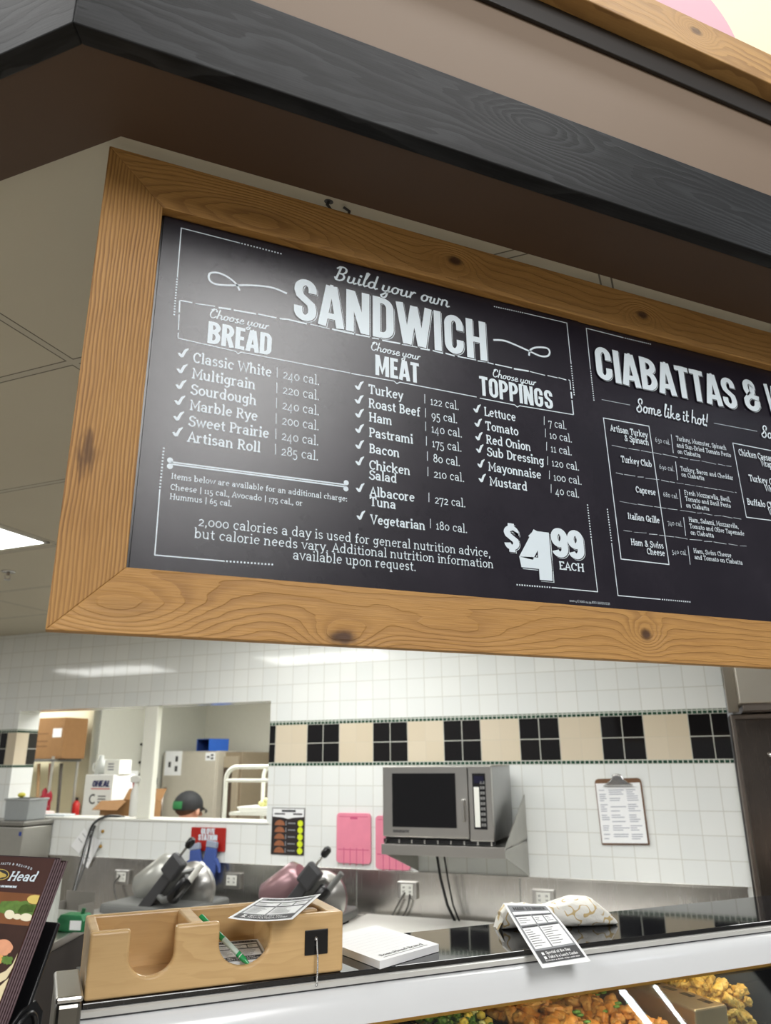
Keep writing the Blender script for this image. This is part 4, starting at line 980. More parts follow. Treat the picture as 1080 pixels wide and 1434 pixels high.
def glove(x, y, rot, label, flip=1):
    p = atW(x, y, WD-.05); g = wthing('cut_glove', label, 'glove', p[0], WD-.045, p[1], 'blue gloves on the glove sign')
    mb = MB()
    pts = [(-.035, .0), (-.04, -.05), (-.05, -.10), (-.05, -.135), (.05, -.135), (.052, -.09), (.04, -.05), (.035, 0)]
    mb.prism(pts, 'y', -.012, .012, bev=.006)
    for k, (fx, fl, fw) in enumerate(((-.038, .07, .011), (-.013, .085, .0115), (.012, .08, .0115), (.036, .065, .010))):
        mb.tube([(fx, 0, -.12), (fx*1.05, -.004, -.135-fl*.5), (fx*1.1, .002, -.135-fl)], [fw, fw, fw*.75], 10)
    mb.tube([(flip*.04, 0, -.06), (flip*.07, -.006, -.09), (flip*.078, -.004, -.125)], [.014, .012, .009], 10)
    mb.build('glove_hand', blue, g)
    MB().prism([(-.037, .0), (-.036, .035), (.036, .035), (.037, 0)], 'y', -.013, .013, bev=.005).build('glove_cuff', plain('glove_cuff', (150, 158, 176), .8), g)
    g.rotation_euler[1] = rot
    return g
glove(296, 1187, rad(6), 'blue work glove hanging from the right hook of the red sign')
glove(273, 1190, rad(-8), 'blue work glove hanging from the left hook, behind the slicer', -1)
# poster with five loaves
t0, t1, z0, z1 = rect_px(382, 1131, 426, 1198)
po = wthing('wall_poster', 'black poster with five bread pictures and yellow dots on the white tiles', 'poster', (t0+t1)/2, WD-.001, (z0+z1)/2)
w2, h2 = (t1-t0)/2, (z1-z0)/2
MB().box(-w2, w2, -.003, 0, -h2, h2).build('poster_sheet', plain('poster_black', (44, 38, 38), .4), po)
MB().add([(-w2+.004, -.0034, h2-.004), (w2-.004, -.0034, h2-.004), (w2-.004, -.0034, h2*.62), (w2*.3, -.0034, h2*.58), (0, -.0034, h2*.52), (-w2*.3, -.0034, h2*.58), (-w2+.004, -.0034, h2*.62)], [list(range(7))]).build('poster_heading', M['white_paper'], po)
mb = MB(); mb2 = MB(); mb3 = MB(); ribbon(mb3, [(-w2*.4, h2*.87), (w2*.45, h2*.87)], .012, lambda a, b, l: (a, -.004, b)); ribbon(mb3, [(-w2*.85, h2*.74), (-w2*.2, h2*.74)], .008, lambda a, b, l: (a, -.004, b)); ribbon(mb3, [(w2*.3, h2*.74), (w2*.85, h2*.74)], .008, lambda a, b, l: (a, -.004, b))
mb4 = MB()
for i in range(5):
    zz = h2*(.34-.29*i)
    mb.add([(-w2*.5+.034*math.cos(PI*k/7), -.0036, zz-.012+.030*math.sin(PI*k/7)) for k in range(8)], [list(range(8))])
    mb2.add([(w2*.75+.018*math.cos(PI*k/6), -.0036, zz+.018*math.sin(PI*k/6)) for k in range(12)], [list(range(12))])
    ribbon(mb4, [(-w2*.12, zz-.012), (-w2*.12, zz+.012)], .006, lambda a, b, l: (a, -.0036, b)); ribbon(mb4, [(0, zz), (w2*.45, zz)], .007, lambda a, b, l: (a, -.0036, b))
mb.build('bread_pictures', plain('loaf_brown', (150, 94, 62), .6, var=.3, vs=60), po, fix=False); mb2.build('yellow_dots', plain('dot_yellow', (214, 230, 40), .5), po, fix=False)
mb3.build('heading_text', M['ink'], po, fix=False); mb4.build('list_text', M['grey_ink'], po, fix=False)
# pink boards
pink = plain('pink_board', (230, 138, 160), .35, var=.08, vs=18)
def pboard(x0, y0, x1, y1, label, face=True):
    t0, t1, z0, z1 = rect_px(x0, y0, x1, y1); w2, h2 = (t1-t0)/2, (z1-z0)/2
    o = wthing('pink_board', label, 'board', (t0+t1)/2, WD-.001, (z0+z1)/2, 'pink boards on the tile wall')
    r = .02; pts = []
    for cx, cz, a in ((w2-r, h2-r, 0), (-w2+r, h2-r, 90), (-w2+r, -h2+r, 180), (w2-r, -h2+r, 270)):
        for k in range(5): pts.append((cx+r*math.cos(rad(a+22.5*k)), cz+r*math.sin(rad(a+22.5*k))))
    MB().prism(pts, 'y', -.012, 0, bev=.002).build('board_sheet', pink, o)
    mb = MB(); q = lambda a, b, l: (a, -.0125, b)
    ribbon(mb, [(-w2*.9, -.06), (w2*.9, -.06)], .004, q); ribbon(mb, [(-w2*.85, h2*.85), (w2*.85, h2*.85)], .003, q)
    for k in range(4): ribbon(mb, [(w2*(-.55+.37*k), -.05), (w2*(-.55+.37*k), -.14)], .004, q)
    ribbon(mb, [(-.02, h2*.8), (.025, h2*.8)], .012, q)
    mb.build('moulded_lines', plain('pink_line', (200, 84, 124), .4), o, fix=False)
pboard(473, 1138, 520.5, 1210, 'whole pink plastic board hanging on the tiles between poster and microwave')
pboard(527, 1142, 576, 1219, 'pink plastic board partly hidden behind the microwave shelf')
# wall shelf for the microwave
SD = 3.70; ts0, ts1 = -1.505, -.895; zs = 1.364
sh = wthing('wall_shelf', 'stainless steel wall shelf with triangular brackets holding the microwave', 'shelf', 0, 0, 0); sh.location = (0, 0, 0)
MB().box(ts0, ts1, SD, WD-.001, zs-.012, zs, bev=.002).build('shelf_plate', M['steel'], sh)
MB().box(ts0, ts1, SD-.003, SD, zs-.045, zs+.002, bev=.001).build('front_lip', M['steel'], sh)
br_mat = steel('bracket_steel', (168, 166, 160), .3, 'z', .3)
for tb, hid in ((ts1, 0), (ts0+.012, 1)):
    MB().prism([(SD+.0, zs-.04), (SD, zs+.0), (WD-.002, 1.577), (WD-.002, 1.185)], 'x', tb-.003, tb, bev=.0008).build('bracket', br_mat, sh)
# microwave
mw = wthing('microwave_oven', 'stainless steel commercial microwave oven on the wall shelf', 'microwave oven', 0, 0, 0); mw.location = (0, 0, 0)
MF = 3.745; m0, m1, mz0, mz1 = -1.512, -.953, zs+.022, 1.7235
MB().box(m0, m1, MF+.02, WD-.06, mz0, mz1, bev=.004).build('oven_body', steel('oven_side', (160, 160, 160), .3, 'z', .15), mw)
md = m0+(m1-m0)*.795
MB().box(m0, md-.003, MF-.012, MF+.0205, mz0+.01, mz1, bev=.006, seg=3).build('door', M['steel'], mw); door = mw.children[-1]
a = rect_px(549, 1083, 640, 1160, MF-.013)
MB().box(a[0], a[1], MF-.0145, MF-.0118, a[2], a[3], bev=.001).build('door_window', plain('oven_glass', (16, 15, 17), .08), door)
hx = md-.022
MB().box(hx-.009, hx+.004, MF-.034, MF-.012, mz0+.085, mz0+.185, bev=.004).build('door_handle', M['steel'], door)
mb = MB()
wd = text_width('slab', 'menumaster')/.7; draw(mb, 'slab', 'menumaster', lambda u, v, l: (m0+.055+.085*u/wd, MF-.0135-l, mz0+.030+v*.017), 8, weight=.14)
mb.build('maker_lettering', M['dark_grey'], door, fix=False)
MB().box(md, m1, MF-.012, MF+.0205, mz0, mz1, bev=.005, seg=3).build('control_panel', M['steel'], mw); cp = mw.children[-1]
b = rect_px(661, 1083, 683, 1162, MF-.013)
MB().box(b[0], b[1], MF-.0135, MF-.0118, b[2], b[3], bev=.001).build('keypad', plain('keypad_black', (22, 21, 24), .25), cp); kp = cp.children[-1]
MB().box(b[0]+.008, b[1]-.008, MF-.0146, MF-.0134, b[3]-.045, b[3]-.012, bev=.001).build('display', plain('display_blue', (26, 26, 46), .1), kp)
MB().box(b[0]+.006, b[0]+.032, MF-.0146, MF-.0134, b[2]+.01, b[3]-.062, bev=.001).build('legend_strip', M['white_plastic'], kp)
mb = MB(); kw = (b[1]-b[0]-.044)/2
for r_ in range(9):
    for c_ in range(2): mb.box(b[0]+.037+c_*(kw+.002), b[0]+.037+c_*(kw+.002)+kw, MF-.0146, MF-.0134, b[2]+.014+r_*.0235, b[2]+.014+r_*.0235+.013, bev=.001)
mb.build('keys', plain('key_grey', (120, 120, 118), .4), kp)
mb = MB(); mb.box(m0, m1, MF, MF+.03, zs+.003, mz0, bev=.001); base = mb.build('base_grille', M['black_plastic'], mw)
for i in range(9): x_ = m0+.012+(m1-m0-.03)*i/8; MB().box(x_, x_+.007, MF-.003, MF+.001, zs+.003, mz0-.002).build('grille_bar', M['steel'], base)
# power cables below the microwave
for k, (xa, xb, la) in enumerate(((612, 646, 'thick black cable hanging below the microwave shelf, left one'), (622, 652, 'thinner black cable hanging below the microwave shelf, right one'))):
    p = [atW(xa, 1197, 4.05), atW(xa+6, 1230, 4.08), atW(lerp(xa, xb, .55), 1265, 4.14), atW(xb-4, 1288, 4.165)]
    o = wthing('power_cable', la, 'cable', p[0][0], 4.05, p[0][1], 'cables below the microwave')
    pts = [(q_[0]-p[0][0], .02*i_, q_[1]-p[0][1]) for i_, q_ in enumerate(p)]; pts = [(0, .01, .10)]+pts
    MB().tube(pts, .0075-.0025*k, 8).build('cable_run', M['black_plastic'], o)
# clipboard
a = rect_px(830, 1089, 897, 1181); cbw, cbh = .228, .309
cb = wthing('clipboard', 'brown clipboard with printed white sheets hanging on the white tiles', 'clipboard', atW(865, 1090, WD)[0], WD-.004, atW(865, 1090, WD)[1])
mb = MB(); r = .02; pts = []
for cx, cz, a in ((cbw/2-r, -r, 0), (-cbw/2+r, -r, 90), (-cbw/2+.005, -cbh+.005, 180), (cbw/2-.005, -cbh+.005, 270)):
    for k in range(5): rr = r if cz > -.1 else .005; pts.append((cx+rr*math.cos(rad(a+22.5*k)), cz+rr*math.sin(rad(a+22.5*k))))
mb.prism(pts, 'y', -.004, 0).build('board', plain('hardboard', (112, 80, 54), .5, var=.15), cb)
mb = MB().grid(lambda u, v: (-.110+.216*u, -.0052-.010*(1-v)**2*u, -.022-.279*(1-v)), 8, 10, .003, nrm=(0, -1, 0)); sheet_ = mb.build('paper_sheets', M['white_paper'], cb)
mb = MB(); rnd = random.Random(9)
for i in range(24):
    v = -.055-.0098*i
    if i in (6, 11, 16, 20): continue
    f = (-(v+.022)/.279)
    for c0, c1 in ((-.098, -.06), (-.05, .03), (.035, .095)):
        if rnd.random() < .8: ribbon(mb, [(c0, v), (lerp(c0, c1, rnd.uniform(.5, 1)), v)], .0042, lambda a_, b_, l: (a_, -.0057-.010*((-(b_+.022))/.279)**2*((a_+.11)/.216), b_))
mb.build('printed_rows', plain('print_grey', (168, 172, 182), .7), sheet_, fix=False)
mb = MB(); mb.prism([(-.075, -.034), (.075, -.034), (.055, -.022), (.03, -.004), (.022, .016), (-.022, .016), (-.03, -.004), (-.055, -.022)], 'y', -.020, -.006, bev=.003)
mb.tube([(-.02, -.014, .012), (0, -.03, .018), (.02, -.014, .012)], .006, 8).build('metal_clip', M['chrome'], cb)
MB().cyl((0, 0, .012), (0, -.012, .014), .003, 8).build('hanging_loop', M['chrome'], cb)
cb.rotation_euler[1] = rad(-1.5)
# outlets in the backsplash
def outlet(x, y, label, dark=False):
    p = atW(x, y, WD-.006); o = wthing('wall_outlet', label, 'outlet', p[0], WD-.0045, p[1], 'outlets in the stainless backsplash')
    MB().box(-.055, .055, -.022, 0, -.042, .042, bev=.004).build('outlet_box', M['steel'], o)
    MB().box(-.035, .035, -.026, -.021, -.025, .030, bev=.003).build('receptacle', M['white_plastic'], o)
    mb = MB()
    for sx in (-.018, .018):
        for zz in (-.006, .014): mb.box(sx-.005, sx-.002, -.0268, -.0255, zz-.005, zz+.005); mb.box(sx+.002, sx+.005, -.0268, -.0255, zz-.005, zz+.005)
    mb.build('slots', M['dark_grey'], o)
    return o
outlet(173, 1228, 'steel wall outlet with a grey plug at the left, below the hanging notes')
outlet(327, 1233, 'steel wall outlet between the two slicers'); outlet(572, 1246, 'steel wall outlet with two thin cords below the microwave'); outlet(762, 1258, 'steel wall outlet partly hidden behind the wrapped sandwich')
def cord(name, label, cat, pts, D, r, mat, group=None):
    P = [(atW(x, y, d)) for (x, y), d in zip(pts, D)]
    o = wthing(name, label, cat, P[0][0], D[0], P[0][1], group)
    # smooth through the points
    V = [Vector((p[0]-P[0][0], d-D[0], p[1]-P[0][1])) for p, d in zip(P, D)]; out = []
    for i in range(len(V)-1):
        a_, b_, c_, d_ = V[max(0, i-1)], V[i], V[i+1], V[min(len(V)-1, i+2)]
        for k in range(6):
            t = k/6; out.append(.5*((2*b_)+(c_-a_)*t+(2*a_-5*b_+4*c_-d_)*t*t+(3*b_-a_-3*c_+d_)*t**3))
    out.append(V[-1]); MB().tube(out, r, 8).build('cord_run', mat, o)
    return o
gc = plain('cord_grey', (92, 90, 86), .5)
cord('outlet_cord', 'thin grey cord running down and left from the outlet below the microwave', 'cord', [(567, 1250), (560, 1262), (548, 1285), (541, 1298)], [4.17, 4.155, 4.15, 4.145], .005, gc, 'thin cords at the outlets')
cord('outlet_cord', 'thin grey cord hanging straight below the outlet below the microwave', 'cord', [(574, 1252), (571, 1270), (560, 1290), (553, 1296)], [4.17, 4.158, 4.153, 4.148], .005, gc, 'thin cords at the outlets')
cord('outlet_cord', 'thin grey cord looping down from the outlet at the far left', 'cord', [(168, 1226), (160, 1238), (163, 1258), (168, 1266)], [4.16, 4.155, 4.15, 4.15], .005, gc, 'thin cords at the outlets')
cord('pass_through_cable', 'long black cable looping over the white ledge down to the grey bin', 'cable', [(102, 1252), (112, 1215), (121, 1180), (131, 1154), (147, 1144), (164, 1143), (176, 1146)], [3.7, 3.9, 4.05, 4.14, 4.2, 4.27, 4.33], .009, M['black_plastic'])
cord('pass_through_cable', 'second strand of black cable beside the hanging notes', 'cable', [(103, 1252), (114, 1225), (122, 1200), (128, 1172), (133, 1156)], [3.72, 3.95, 4.1, 4.16, 4.185], .007, M['black_plastic'])
# notes and pins on the low wall
def note(c, label, extra):
    P = [atW(x, y, WD-.012) for x, y in c]; o = wthing('hanging_note', label, 'note', P[0][0], WD-.012, P[0][1], 'white notes hanging on the low tile wall')
    V = [(p[0]-P[0][0], -.004*i, p[1]-P[0][1]) for i, p in enumerate(P)]
    MB().grid(lambda u, v: tuple((np.array(V[3])*(1-u)+np.array(V[2])*u)*(1-v)+(np.array(V[0])*(1-u)+np.array(V[1])*u)*v), 4, 5, .0015, nrm=(0, -1, 0)).build('paper', M['white_paper'], o)
    mb = MB(); f = lambda a_, b_, l: tuple((np.array(V[3])*(1-a_)+np.array(V[2])*a_)*(1-b_)+(np.array(V[0])*(1-a_)+np.array(V[1])*a_)*b_+np.array([0, -.002, 0]))
    for q_ in extra: ribbon(mb, [(.2, q_), (.75, q_)], .03, f)
    mb.build('handwriting', M['grey_ink'], o, fix=False)
note([(118, 1160), (126, 1170), (112, 1196), (101, 1184)], 'small white note hanging tilted left of the black cable', [.8, .5])
note([(128, 1170), (142, 1178), (124, 1216), (115, 1206)], 'white note hanging below the brass tack, overlapping the steel', [.2, .3])
for i, (x, y, la) in enumerate(((129, 1161, 'dark tack on the low tile wall nearest the black cable'), (145, 1164, 'brass tack on the low tile wall, topmost of the right pair'), (142, 1185, 'brass tack on the low tile wall at the corner of the note'), (128, 1171, 'dark tack on the low tile wall above the lower note'))):
    p = atW(x, y, WD); o = wthing('wall_tack', la, 'tack', p[0], WD, p[1], 'tacks on the low tile wall')
    o2 = MB().lathe([(0, -.016), (.009, -.014), (.011, -.006), (.005, -.003), (.004, .0)], (0, 0, 0), 12, 'y').build('tack_head', M['brass'] if i in (1, 2) else M['dark_grey'], o)

# ------------------------------------------------------------------ back counter and slicers
BZ = .955
bc = thing('back_counter', 'stainless steel work counter along the tiled wall under the backsplash', 'counter', (0, 0, 0), RW)
MB().box(-3.35, .05, 3.50, WD-.010, BZ-.04, BZ, bev=.006).build('counter_top', M['steel'], bc)
MB().box(-3.33, .04, 3.54, WD-.02, .10, BZ-.041).build('base_cabinet', M['dark_steel'], bc)
wb = wthing('cutting_board', 'long white cutting board lying on the back counter under the microwave', 'cutting board', -1.35, 3.92, BZ+.0005)
MB().box(-.42, .52, -.26, .22, 0, .02, bev=.004).build('board_slab', M['white_plastic'], wb)
def slicer(t, n, z, yaw, label, tint):
    """local: x right along the wall, y away, z up; carriage leans like in the photo"""
    o = wthing('meat_slicer', label, 'meat slicer', t, n, z, 'meat slicers on the back counter', yaw)
    body, dk = M['cast_grey'], M['dark_grey']
    MB().box(-.24, .22, -.16, .18, .02, .07, bev=.02, seg=3).build('base', body, o)
    mb = MB()
    for x_ in (-.19, .17):
        for y_ in (-.12, .13): mb.cyl((x_, y_, .0005), (x_, y_, .035), .02, 12)
    mb.build('rubber_feet', M['black_plastic'], o)
    R_ = Matrix.Translation((-.01, 0, .055)) @ Matrix.Rotation(rad(-48), 4, 'Y')
    def place(mb): 
        mb.v = [tuple(R_ @ Vector(v)) for v in mb.v]; return mb
    # carriage plate runs up to the right (local x of R_ = up-right)
    place(MB().box(-.04, .27, -.15, -.13, -.02, .03, bev=.006)).build('carriage_rail', dk, o)
    place(MB().box(-.03, .20, -.13, .02, -.012, .004, bev=.004)).build('carriage_plate', body, o); cpl = o.children[-1]
    mb = MB()
    for k in range(5): mb.box(-.02, .19, -.125+.03*k, -.115+.03*k, .004, .012, bev=.002)
    place(mb).build('plate_ribs', dk, cpl)
    place(MB().box(.17, .27, -.16, -.12, -.03, .05, bev=.012)).build('pusher_block', dk, o)
    place(MB().tube([(.27, -.14, .02), (.33, -.14, .02)], .006, 8)).build('pusher_rod', M['chrome'], o)
    place(MB().tube([(.32, -.14, .02), (.33, -.14, .02), (.355, -.14, .02), (.365, -.14, .02)], [.012, .017, .017, .010], 12)).build('pusher_knob', M['black_plastic'], o)
    place(MB().tube([(.14, -.17, -.085), (.15, -.17, -.085), (.25, -.17, -.085), (.262, -.17, -.085)], [.020, .028, .028, .018], 14)).build('handle_grip', M['black_plastic'], o)
    place(MB().tube([(.25, -.165, -.095), (.345, -.165, -.095)], [.014, .012], 12)).build('handle_arm', M['white_plastic'] if 'grey' in label else M['cast_grey'], o)
    place(MB().tube([(.155, -.165, -.08), (.10, -.15, -.05), (.09, -.14, -.02)], .014, 10)).build('handle_bracket', body, o)
    mb = MB().lathe([(0, .0), (.105, 0), (.112, .006), (.112, .016), (.10, .035), (0, .04)], (.11, .03, .115), 36, 'y'); mb.build('blade_guard', plain('guard_'+label[:4], tint, .3, .6), o)
    mb = MB().lathe([(0, -.004), (.112, -.002), (.113, .0), (0, .0)], (.11, .029, .115), 36, 'y'); mb.build('blade', M['steel'], o)
    mb = MB().tube([(-.19, .06, .085), (-.175, .06, .10), (-.03, .06, .19), (-.01, .06, .20)], [.05, .07, .075, .05], 20); mb.build('motor_housing', plain('housing_'+label[:4], tint, .3, .4), o)
    return o
p = atW(228, 1262, 3.72); s_1 = slicer(-2.80, 3.78, BZ+.0005, 0, 'grey meat slicer in front of the red glove sign', (176, 176, 170))
p = atW(415, 1262, 3.75); s_2 = slicer(-2.01, 3.80, BZ+.0005, 0, 'meat slicer with pink tinted guard below the bread poster', (150, 118, 122))

s_1.scale = (1.22,)*3; s_2.scale = (1.15,)*3
# ------------------------------------------------------------------ right end: tall steel oven with hood
hz0 = atW(1037, 985, 3.92)[1]
ro = thing('tall_steel_oven', 'tall dark stainless steel oven cabinet at the right edge of the tiled wall', 'oven', (0, 0, 0), RW)
MB().box(.145, 1.15, 4.16, 4.90, .06, hz0-.035, bev=.006).build('oven_body', M['dark_steel'], ro)
MB().box(.165, 1.13, 4.135, 4.161, .95, hz0-.06, bev=.004).build('oven_door', steel('oven_door_steel', (112, 104, 98), .26, 'z', .35), ro)
q_ = atW(1078, 1057, 4.12); MB().tube([(q_[0], 4.135, q_[1]), (q_[0], 4.10, q_[1]), (q_[0]+.35, 4.10, q_[1])], .011, 10).build('door_handle', M['chrome'], ro)
MB().box(q_[0]-.005, q_[0]+.03, 4.128, 4.136, q_[1]-.075, q_[1]-.05, bev=.002).build('latch', M['dark_grey'], ro)
hd = thing('exhaust_hood', 'pale stainless hood box above the tall steel oven at the right edge', 'hood', (0, 0, 0), RW)
hz = atW(1037, 985, 3.92)[1]
MB().box(.187, 1.3, 3.92, 4.9, hz, CEIL-.01, bev=.004).build('hood_shell', steel('hood_steel', (186, 180, 168), .4, 'z', .1), hd)
MB().box(.20, 1.29, 3.94, 4.88, hz-.03, hz-.001).build('hood_underside', M['dark_steel'], hd)
MB().box(.139, .186, 4.06, 4.14, hz-.03, CEIL-.01, bev=.002).build('side_flashing', steel('flashing', (150, 142, 130), .35, 'z', .1), hd)
# ------------------------------------------------------------------ the opening and the room behind it
def atT(x, y, T): d = ray(x, y); P = EYE+d*(T/(d @ T45)); return P @ N45, P[2]
pw0, pw1 = atW(197.5, 1060, WD+.008)[0], atW(213.5, 1060, WD+.008)[0]
po_ = MB().box(pw0, pw1+.012, WD+.008, WD+.06, OZ0+.0125, OZ1-.0005, bev=.006)
o = po_.build('opening_post', plain('post_white', (238, 238, 226), .3, var=.02), rot=(0, 0, RW)); tag(o, 'white painted square post standing in the wall opening', 'post')
sb = wthing('spray_bottle', 'white spray bottle hanging on the left side of the white post', 'bottle', pw0-.012, WD+.03, 1.425)
MB().lathe([(0, 0), (.026, 0), (.028, .01), (.028, .13), (.022, .16), (.012, .19), (.012, .205), (0, .205)], (-.01, -.02, .0), 16).build('bottle_body', M['white_plastic'], sb)
MB().prism([(-.045, .205), (.022, .205), (.028, .225), (.01, .245), (-.03, .245), (-.05, .235)], 'y', -.034, -.006, bev=.003).build('spray_head', M['white_plastic'], sb)
MB().prism([(-.035, .205), (-.026, .205), (-.020, .15), (-.030, .145)], 'y', -.026, -.014, bev=.002).build('trigger', plain('trigger_red', (190, 70, 60), .4), sb)
MB().cyl((.002, -.012, .245), (.008, .02, .29), .006, 8).build('hanging_hook', M['black_plastic'], sb)
# tables that carry the boxes
pt = thing('work_table', 'stainless prep table behind the low wall carrying the white box', 'table', (0, 0, 0), RW)
MB().box(-4.80, -3.55, 4.50, 5.10, 1.02, 1.06, bev=.005).build('table_top', M['steel'], pt)
for t_, n_ in ((-4.76, 4.54), (-3.6, 4.54), (-4.76, 5.06), (-3.6, 5.06)): MB().cyl((t_, n_, 0), (t_, n_, 1.02), .02, 12).build('leg', M['steel'], pt)
wbx = wthing('storage_box', 'tall white box with dark blue lettering and a red line behind the low wall', 'box', -4.28, 4.86, 1.0605)
a0_, a1_ = atW(120, 1085, 4.74), atW(153, 1145, 4.74); bw_ = (a1_[0]-a0_[0])/2; bh_ = a0_[1]-1.0605
wbx.location = wp((a0_[0]+a1_[0])/2, 4.86, 1.0605)
MB().box(-bw_, bw_, -.12, .12, 0, bh_, bev=.004).build('box_body', plain('box_white', (232, 232, 228), .5, var=.02), wbx)
mb = MB(); wd = text_width('block', 'OHEAL'); q = lambda u, v, l: (-bw_*.45+bw_*1.25*u/wd, -.1206-l, bh_-.085+.045*v); draw(mb, 'block', 'OHEAL', q, 10, slant=.1, weight=.2)
mb.build('box_lettering', plain('navy_print', (36, 40, 90), .5), wbx, fix=False)
mb = MB(); ribbon(mb, [(-bw_*.5, bh_-.098), (bw_*.85, bh_-.098)], .007, lambda u, v, l: (u, -.1206, v)); mb.build('red_line', plain('red_print', (200, 60, 56), .5), wbx, fix=False)
mb = MB()
ribbon(mb, [(-bw_*.3+.03*math.cos(a*.5), bh_-.17+.03*math.sin(a*.5)) for a in range(2, 12)], .012, lambda u, v, l: (u, -.1206, v))
for v in (.15, .17, .19): ribbon(mb, [(bw_*.05, bh_-v), (bw_*.6, bh_-v)], .008, lambda u, v, l: (u, -.1206, v))
mb.build('round_mark', M['dark_grey'], wbx, fix=False)
def onbox(nm, label, cat, x0, y0, x1, y1, D, dep, mat, zb):
    a, b = atW(x0, y0, D), atW(x1, y1, D); o = wthing(nm, label, cat, (a[0]+b[0])/2, D+dep/2, zb)
    w = (b[0]-a[0])/2; return o, w, a[1]-zb
o, w, h = onbox('carton', 'small white carton with grey print standing on the tall white box', 'carton', 147, 1065, 166, 1083, 4.78, .14, None, 1.0605+bh_+.0005); zc_ = 1.0605+bh_+.0005
MB().box(-w, w, -.07, .07, 0, .105, bev=.004).build('carton_body', M['white_plastic'], o)
mb = MB(); [ribbon(mb, [(-w*.5, v), (w*.3, v)], .01, lambda u, v_, l: (u, -.0706, v_)) for v in (.075, .055, .035)]; mb.build('carton_print', M['grey_ink'], o, fix=False)
o, w, h = onbox('jug', 'translucent grey jug with a white handle on the tall white box', 'jug', 129, 1062, 141, 1083, 4.80, .1, None, zc_)
MB().lathe([(0, 0), (.04, 0), (.045, .02), (.04, .09), (.018, .12), (.018, .14), (0, .14)], n=16).build('jug_body', plain('jug_grey', (176, 178, 174), .3), o)
MB().tube([(-.04, 0, .08), (-.07, 0, .075), (-.07, 0, .03), (-.04, 0, .02)], .008, 8).build('handle', M['white_plastic'], o)
# open cardboard box
a, b = atW(140, 1122, 4.55), atW(192, 1147, 4.55); w = (b[0]-a[0])/2
ob = wthing('cardboard_box', 'open brown cardboard box behind the low wall, left of the white post', 'box', (a[0]+b[0])/2, 4.68, 1.0605)
h = a[1]-1.0605
mb = MB(); mb.box(-w, w, -.12, -.116, 0, h); mb.box(-w, w, .116, .12, 0, h); mb.box(-w, -w+.004, -.116, .116, 0, h); mb.box(w-.004, w, -.116, .116, 0, h); mb.box(-w, w, -.116, .116, 0, .004); mb.build('box_body', M['cardboard'], ob)
MB().prism([(-.12, h+.0005), (-.118, h+.004), (-.20, h-.05), (-.203, h-.054)], 'x', -w, w*.3).build('flap', M['cardboard'], ob)
MB().prism([(.12, h), (.117, h), (.17, h+.075), (.174, h+.073)], 'x', -w, w).build('flap', M['cardboard'], ob)
# shelf rack with carton and brooms at the far left of the opening
sr = thing('wire_shelf', 'grey wire shelf rack in the left end of the room behind the opening', 'shelf rack', (0, 0, 0), RW)
zsh = 1.785
MB().box(-5.62, -4.90, 4.98, 5.30, zsh-.02, zsh, bev=.003).build('shelf', M['cast_grey'], sr)
for t_, n_ in ((-5.6, 5.0), (-4.92, 5.0), (-5.6, 5.28), (-4.92, 5.28)): MB().cyl((t_, n_, 0), (t_, n_, zsh+.02), .012, 10).build('post', M['steel'], sr)
a, b = atW(50, 1006, 5.02), atW(86, 1060, 5.02)
cbx = wthing('cardboard_box', 'large closed brown cardboard box on top of the wire shelf rack', 'box', (a[0]+b[0])/2-.02, 5.15, zsh+.0005)
w = (b[0]-a[0])/2+.02; MB().box(-w, w, -.13, .13, 0, a[1]-zsh, bev=.004).build('box_body', M['cardboard'], cbx)
MB().box(w*.35, w*.85, -.1315, -.1298, .17, .24).build('paper_label', M['white_paper'], cbx)
mb = MB(); [ribbon(mb, [(-w*.7, v), (w*.1, v)], .008, lambda u, v_, l: (u, -.1306, v_)) for v in (.10, .14, .20)]; mb.build('printed_lines', plain('brown_print', (110, 78, 46), .8), cbx, fix=False)
for i, (xt, xb, col, la) in enumerate(((60, 57, (176, 140, 100), 'broom with a tan handle, leftmost of those in the wire shelf rack'), (70, 66, (150, 84, 54), 'broom with a reddish brown handle in the middle of the wire shelf rack'), (79, 72, (90, 84, 78), 'broom with a grey handle near the right post of the wire shelf rack'))):
    pa_, pb_ = atW(xt, 1066, 5.12), atW(xb, 1150, 5.12); d_ = (pb_-pa_); sc = (pa_[1]-.25)/(pa_[1]-pb_[1]); pe = pa_+d_*sc
    o = wthing('broom', la, 'broom', pe[0], 5.08+.05*i, .25, 'brooms in the wire shelf rack')
    v = (pa_[0]-pe[0], .0, 1.76-.25-.01); MB().cyl((0, 0, 0), v, .013, 10).build('handle', plain('broom_handle', col, .5), o)
    MB().box(-.13, .13, -.03, .03, -.07, .01, bev=.01).build('broom_head', M['dark_grey'], o)
    mb = MB(); rn = random.Random(i)
    mb.prism([(-.12, -.07), (.12, -.07), (.15, -.249), (-.15, -.249)], 'y', -.028, .028); mb.build('bristles', plain('bristle', (150, 120, 80), .9, var=.3, vs=120), o)
rg = wthing('red_rag', 'crumpled red cloth hanging in the wire shelf rack between the brooms', 'cloth', *(lambda p: (p[0], 5.0, p[1]))(atW(63, 1125, 5.0)))
mb = MB(); rn = random.Random(3); bm = bmesh.new(); bmesh.ops.create_icosphere(bm, subdivisions=3, radius=.07)
for v in bm.verts: v.co = Vector((v.co.x*.8, v.co.y*.45, v.co.z*1.5))*(1+.25*math.sin(v.co.x*90+v.co.z*60)+.1*rn.uniform(-1, 1))
mb.bm(bm, True).build('cloth', plain('rag_red', (150, 26, 44), .8), rg)
fx = wthing('fire_extinguisher', 'small red fire extinguisher low on the cream wall, left of the white box', 'fire extinguisher', *(lambda p: (p[0], 5.27, p[1]-.13))(atW(107, 1124, 5.27)))
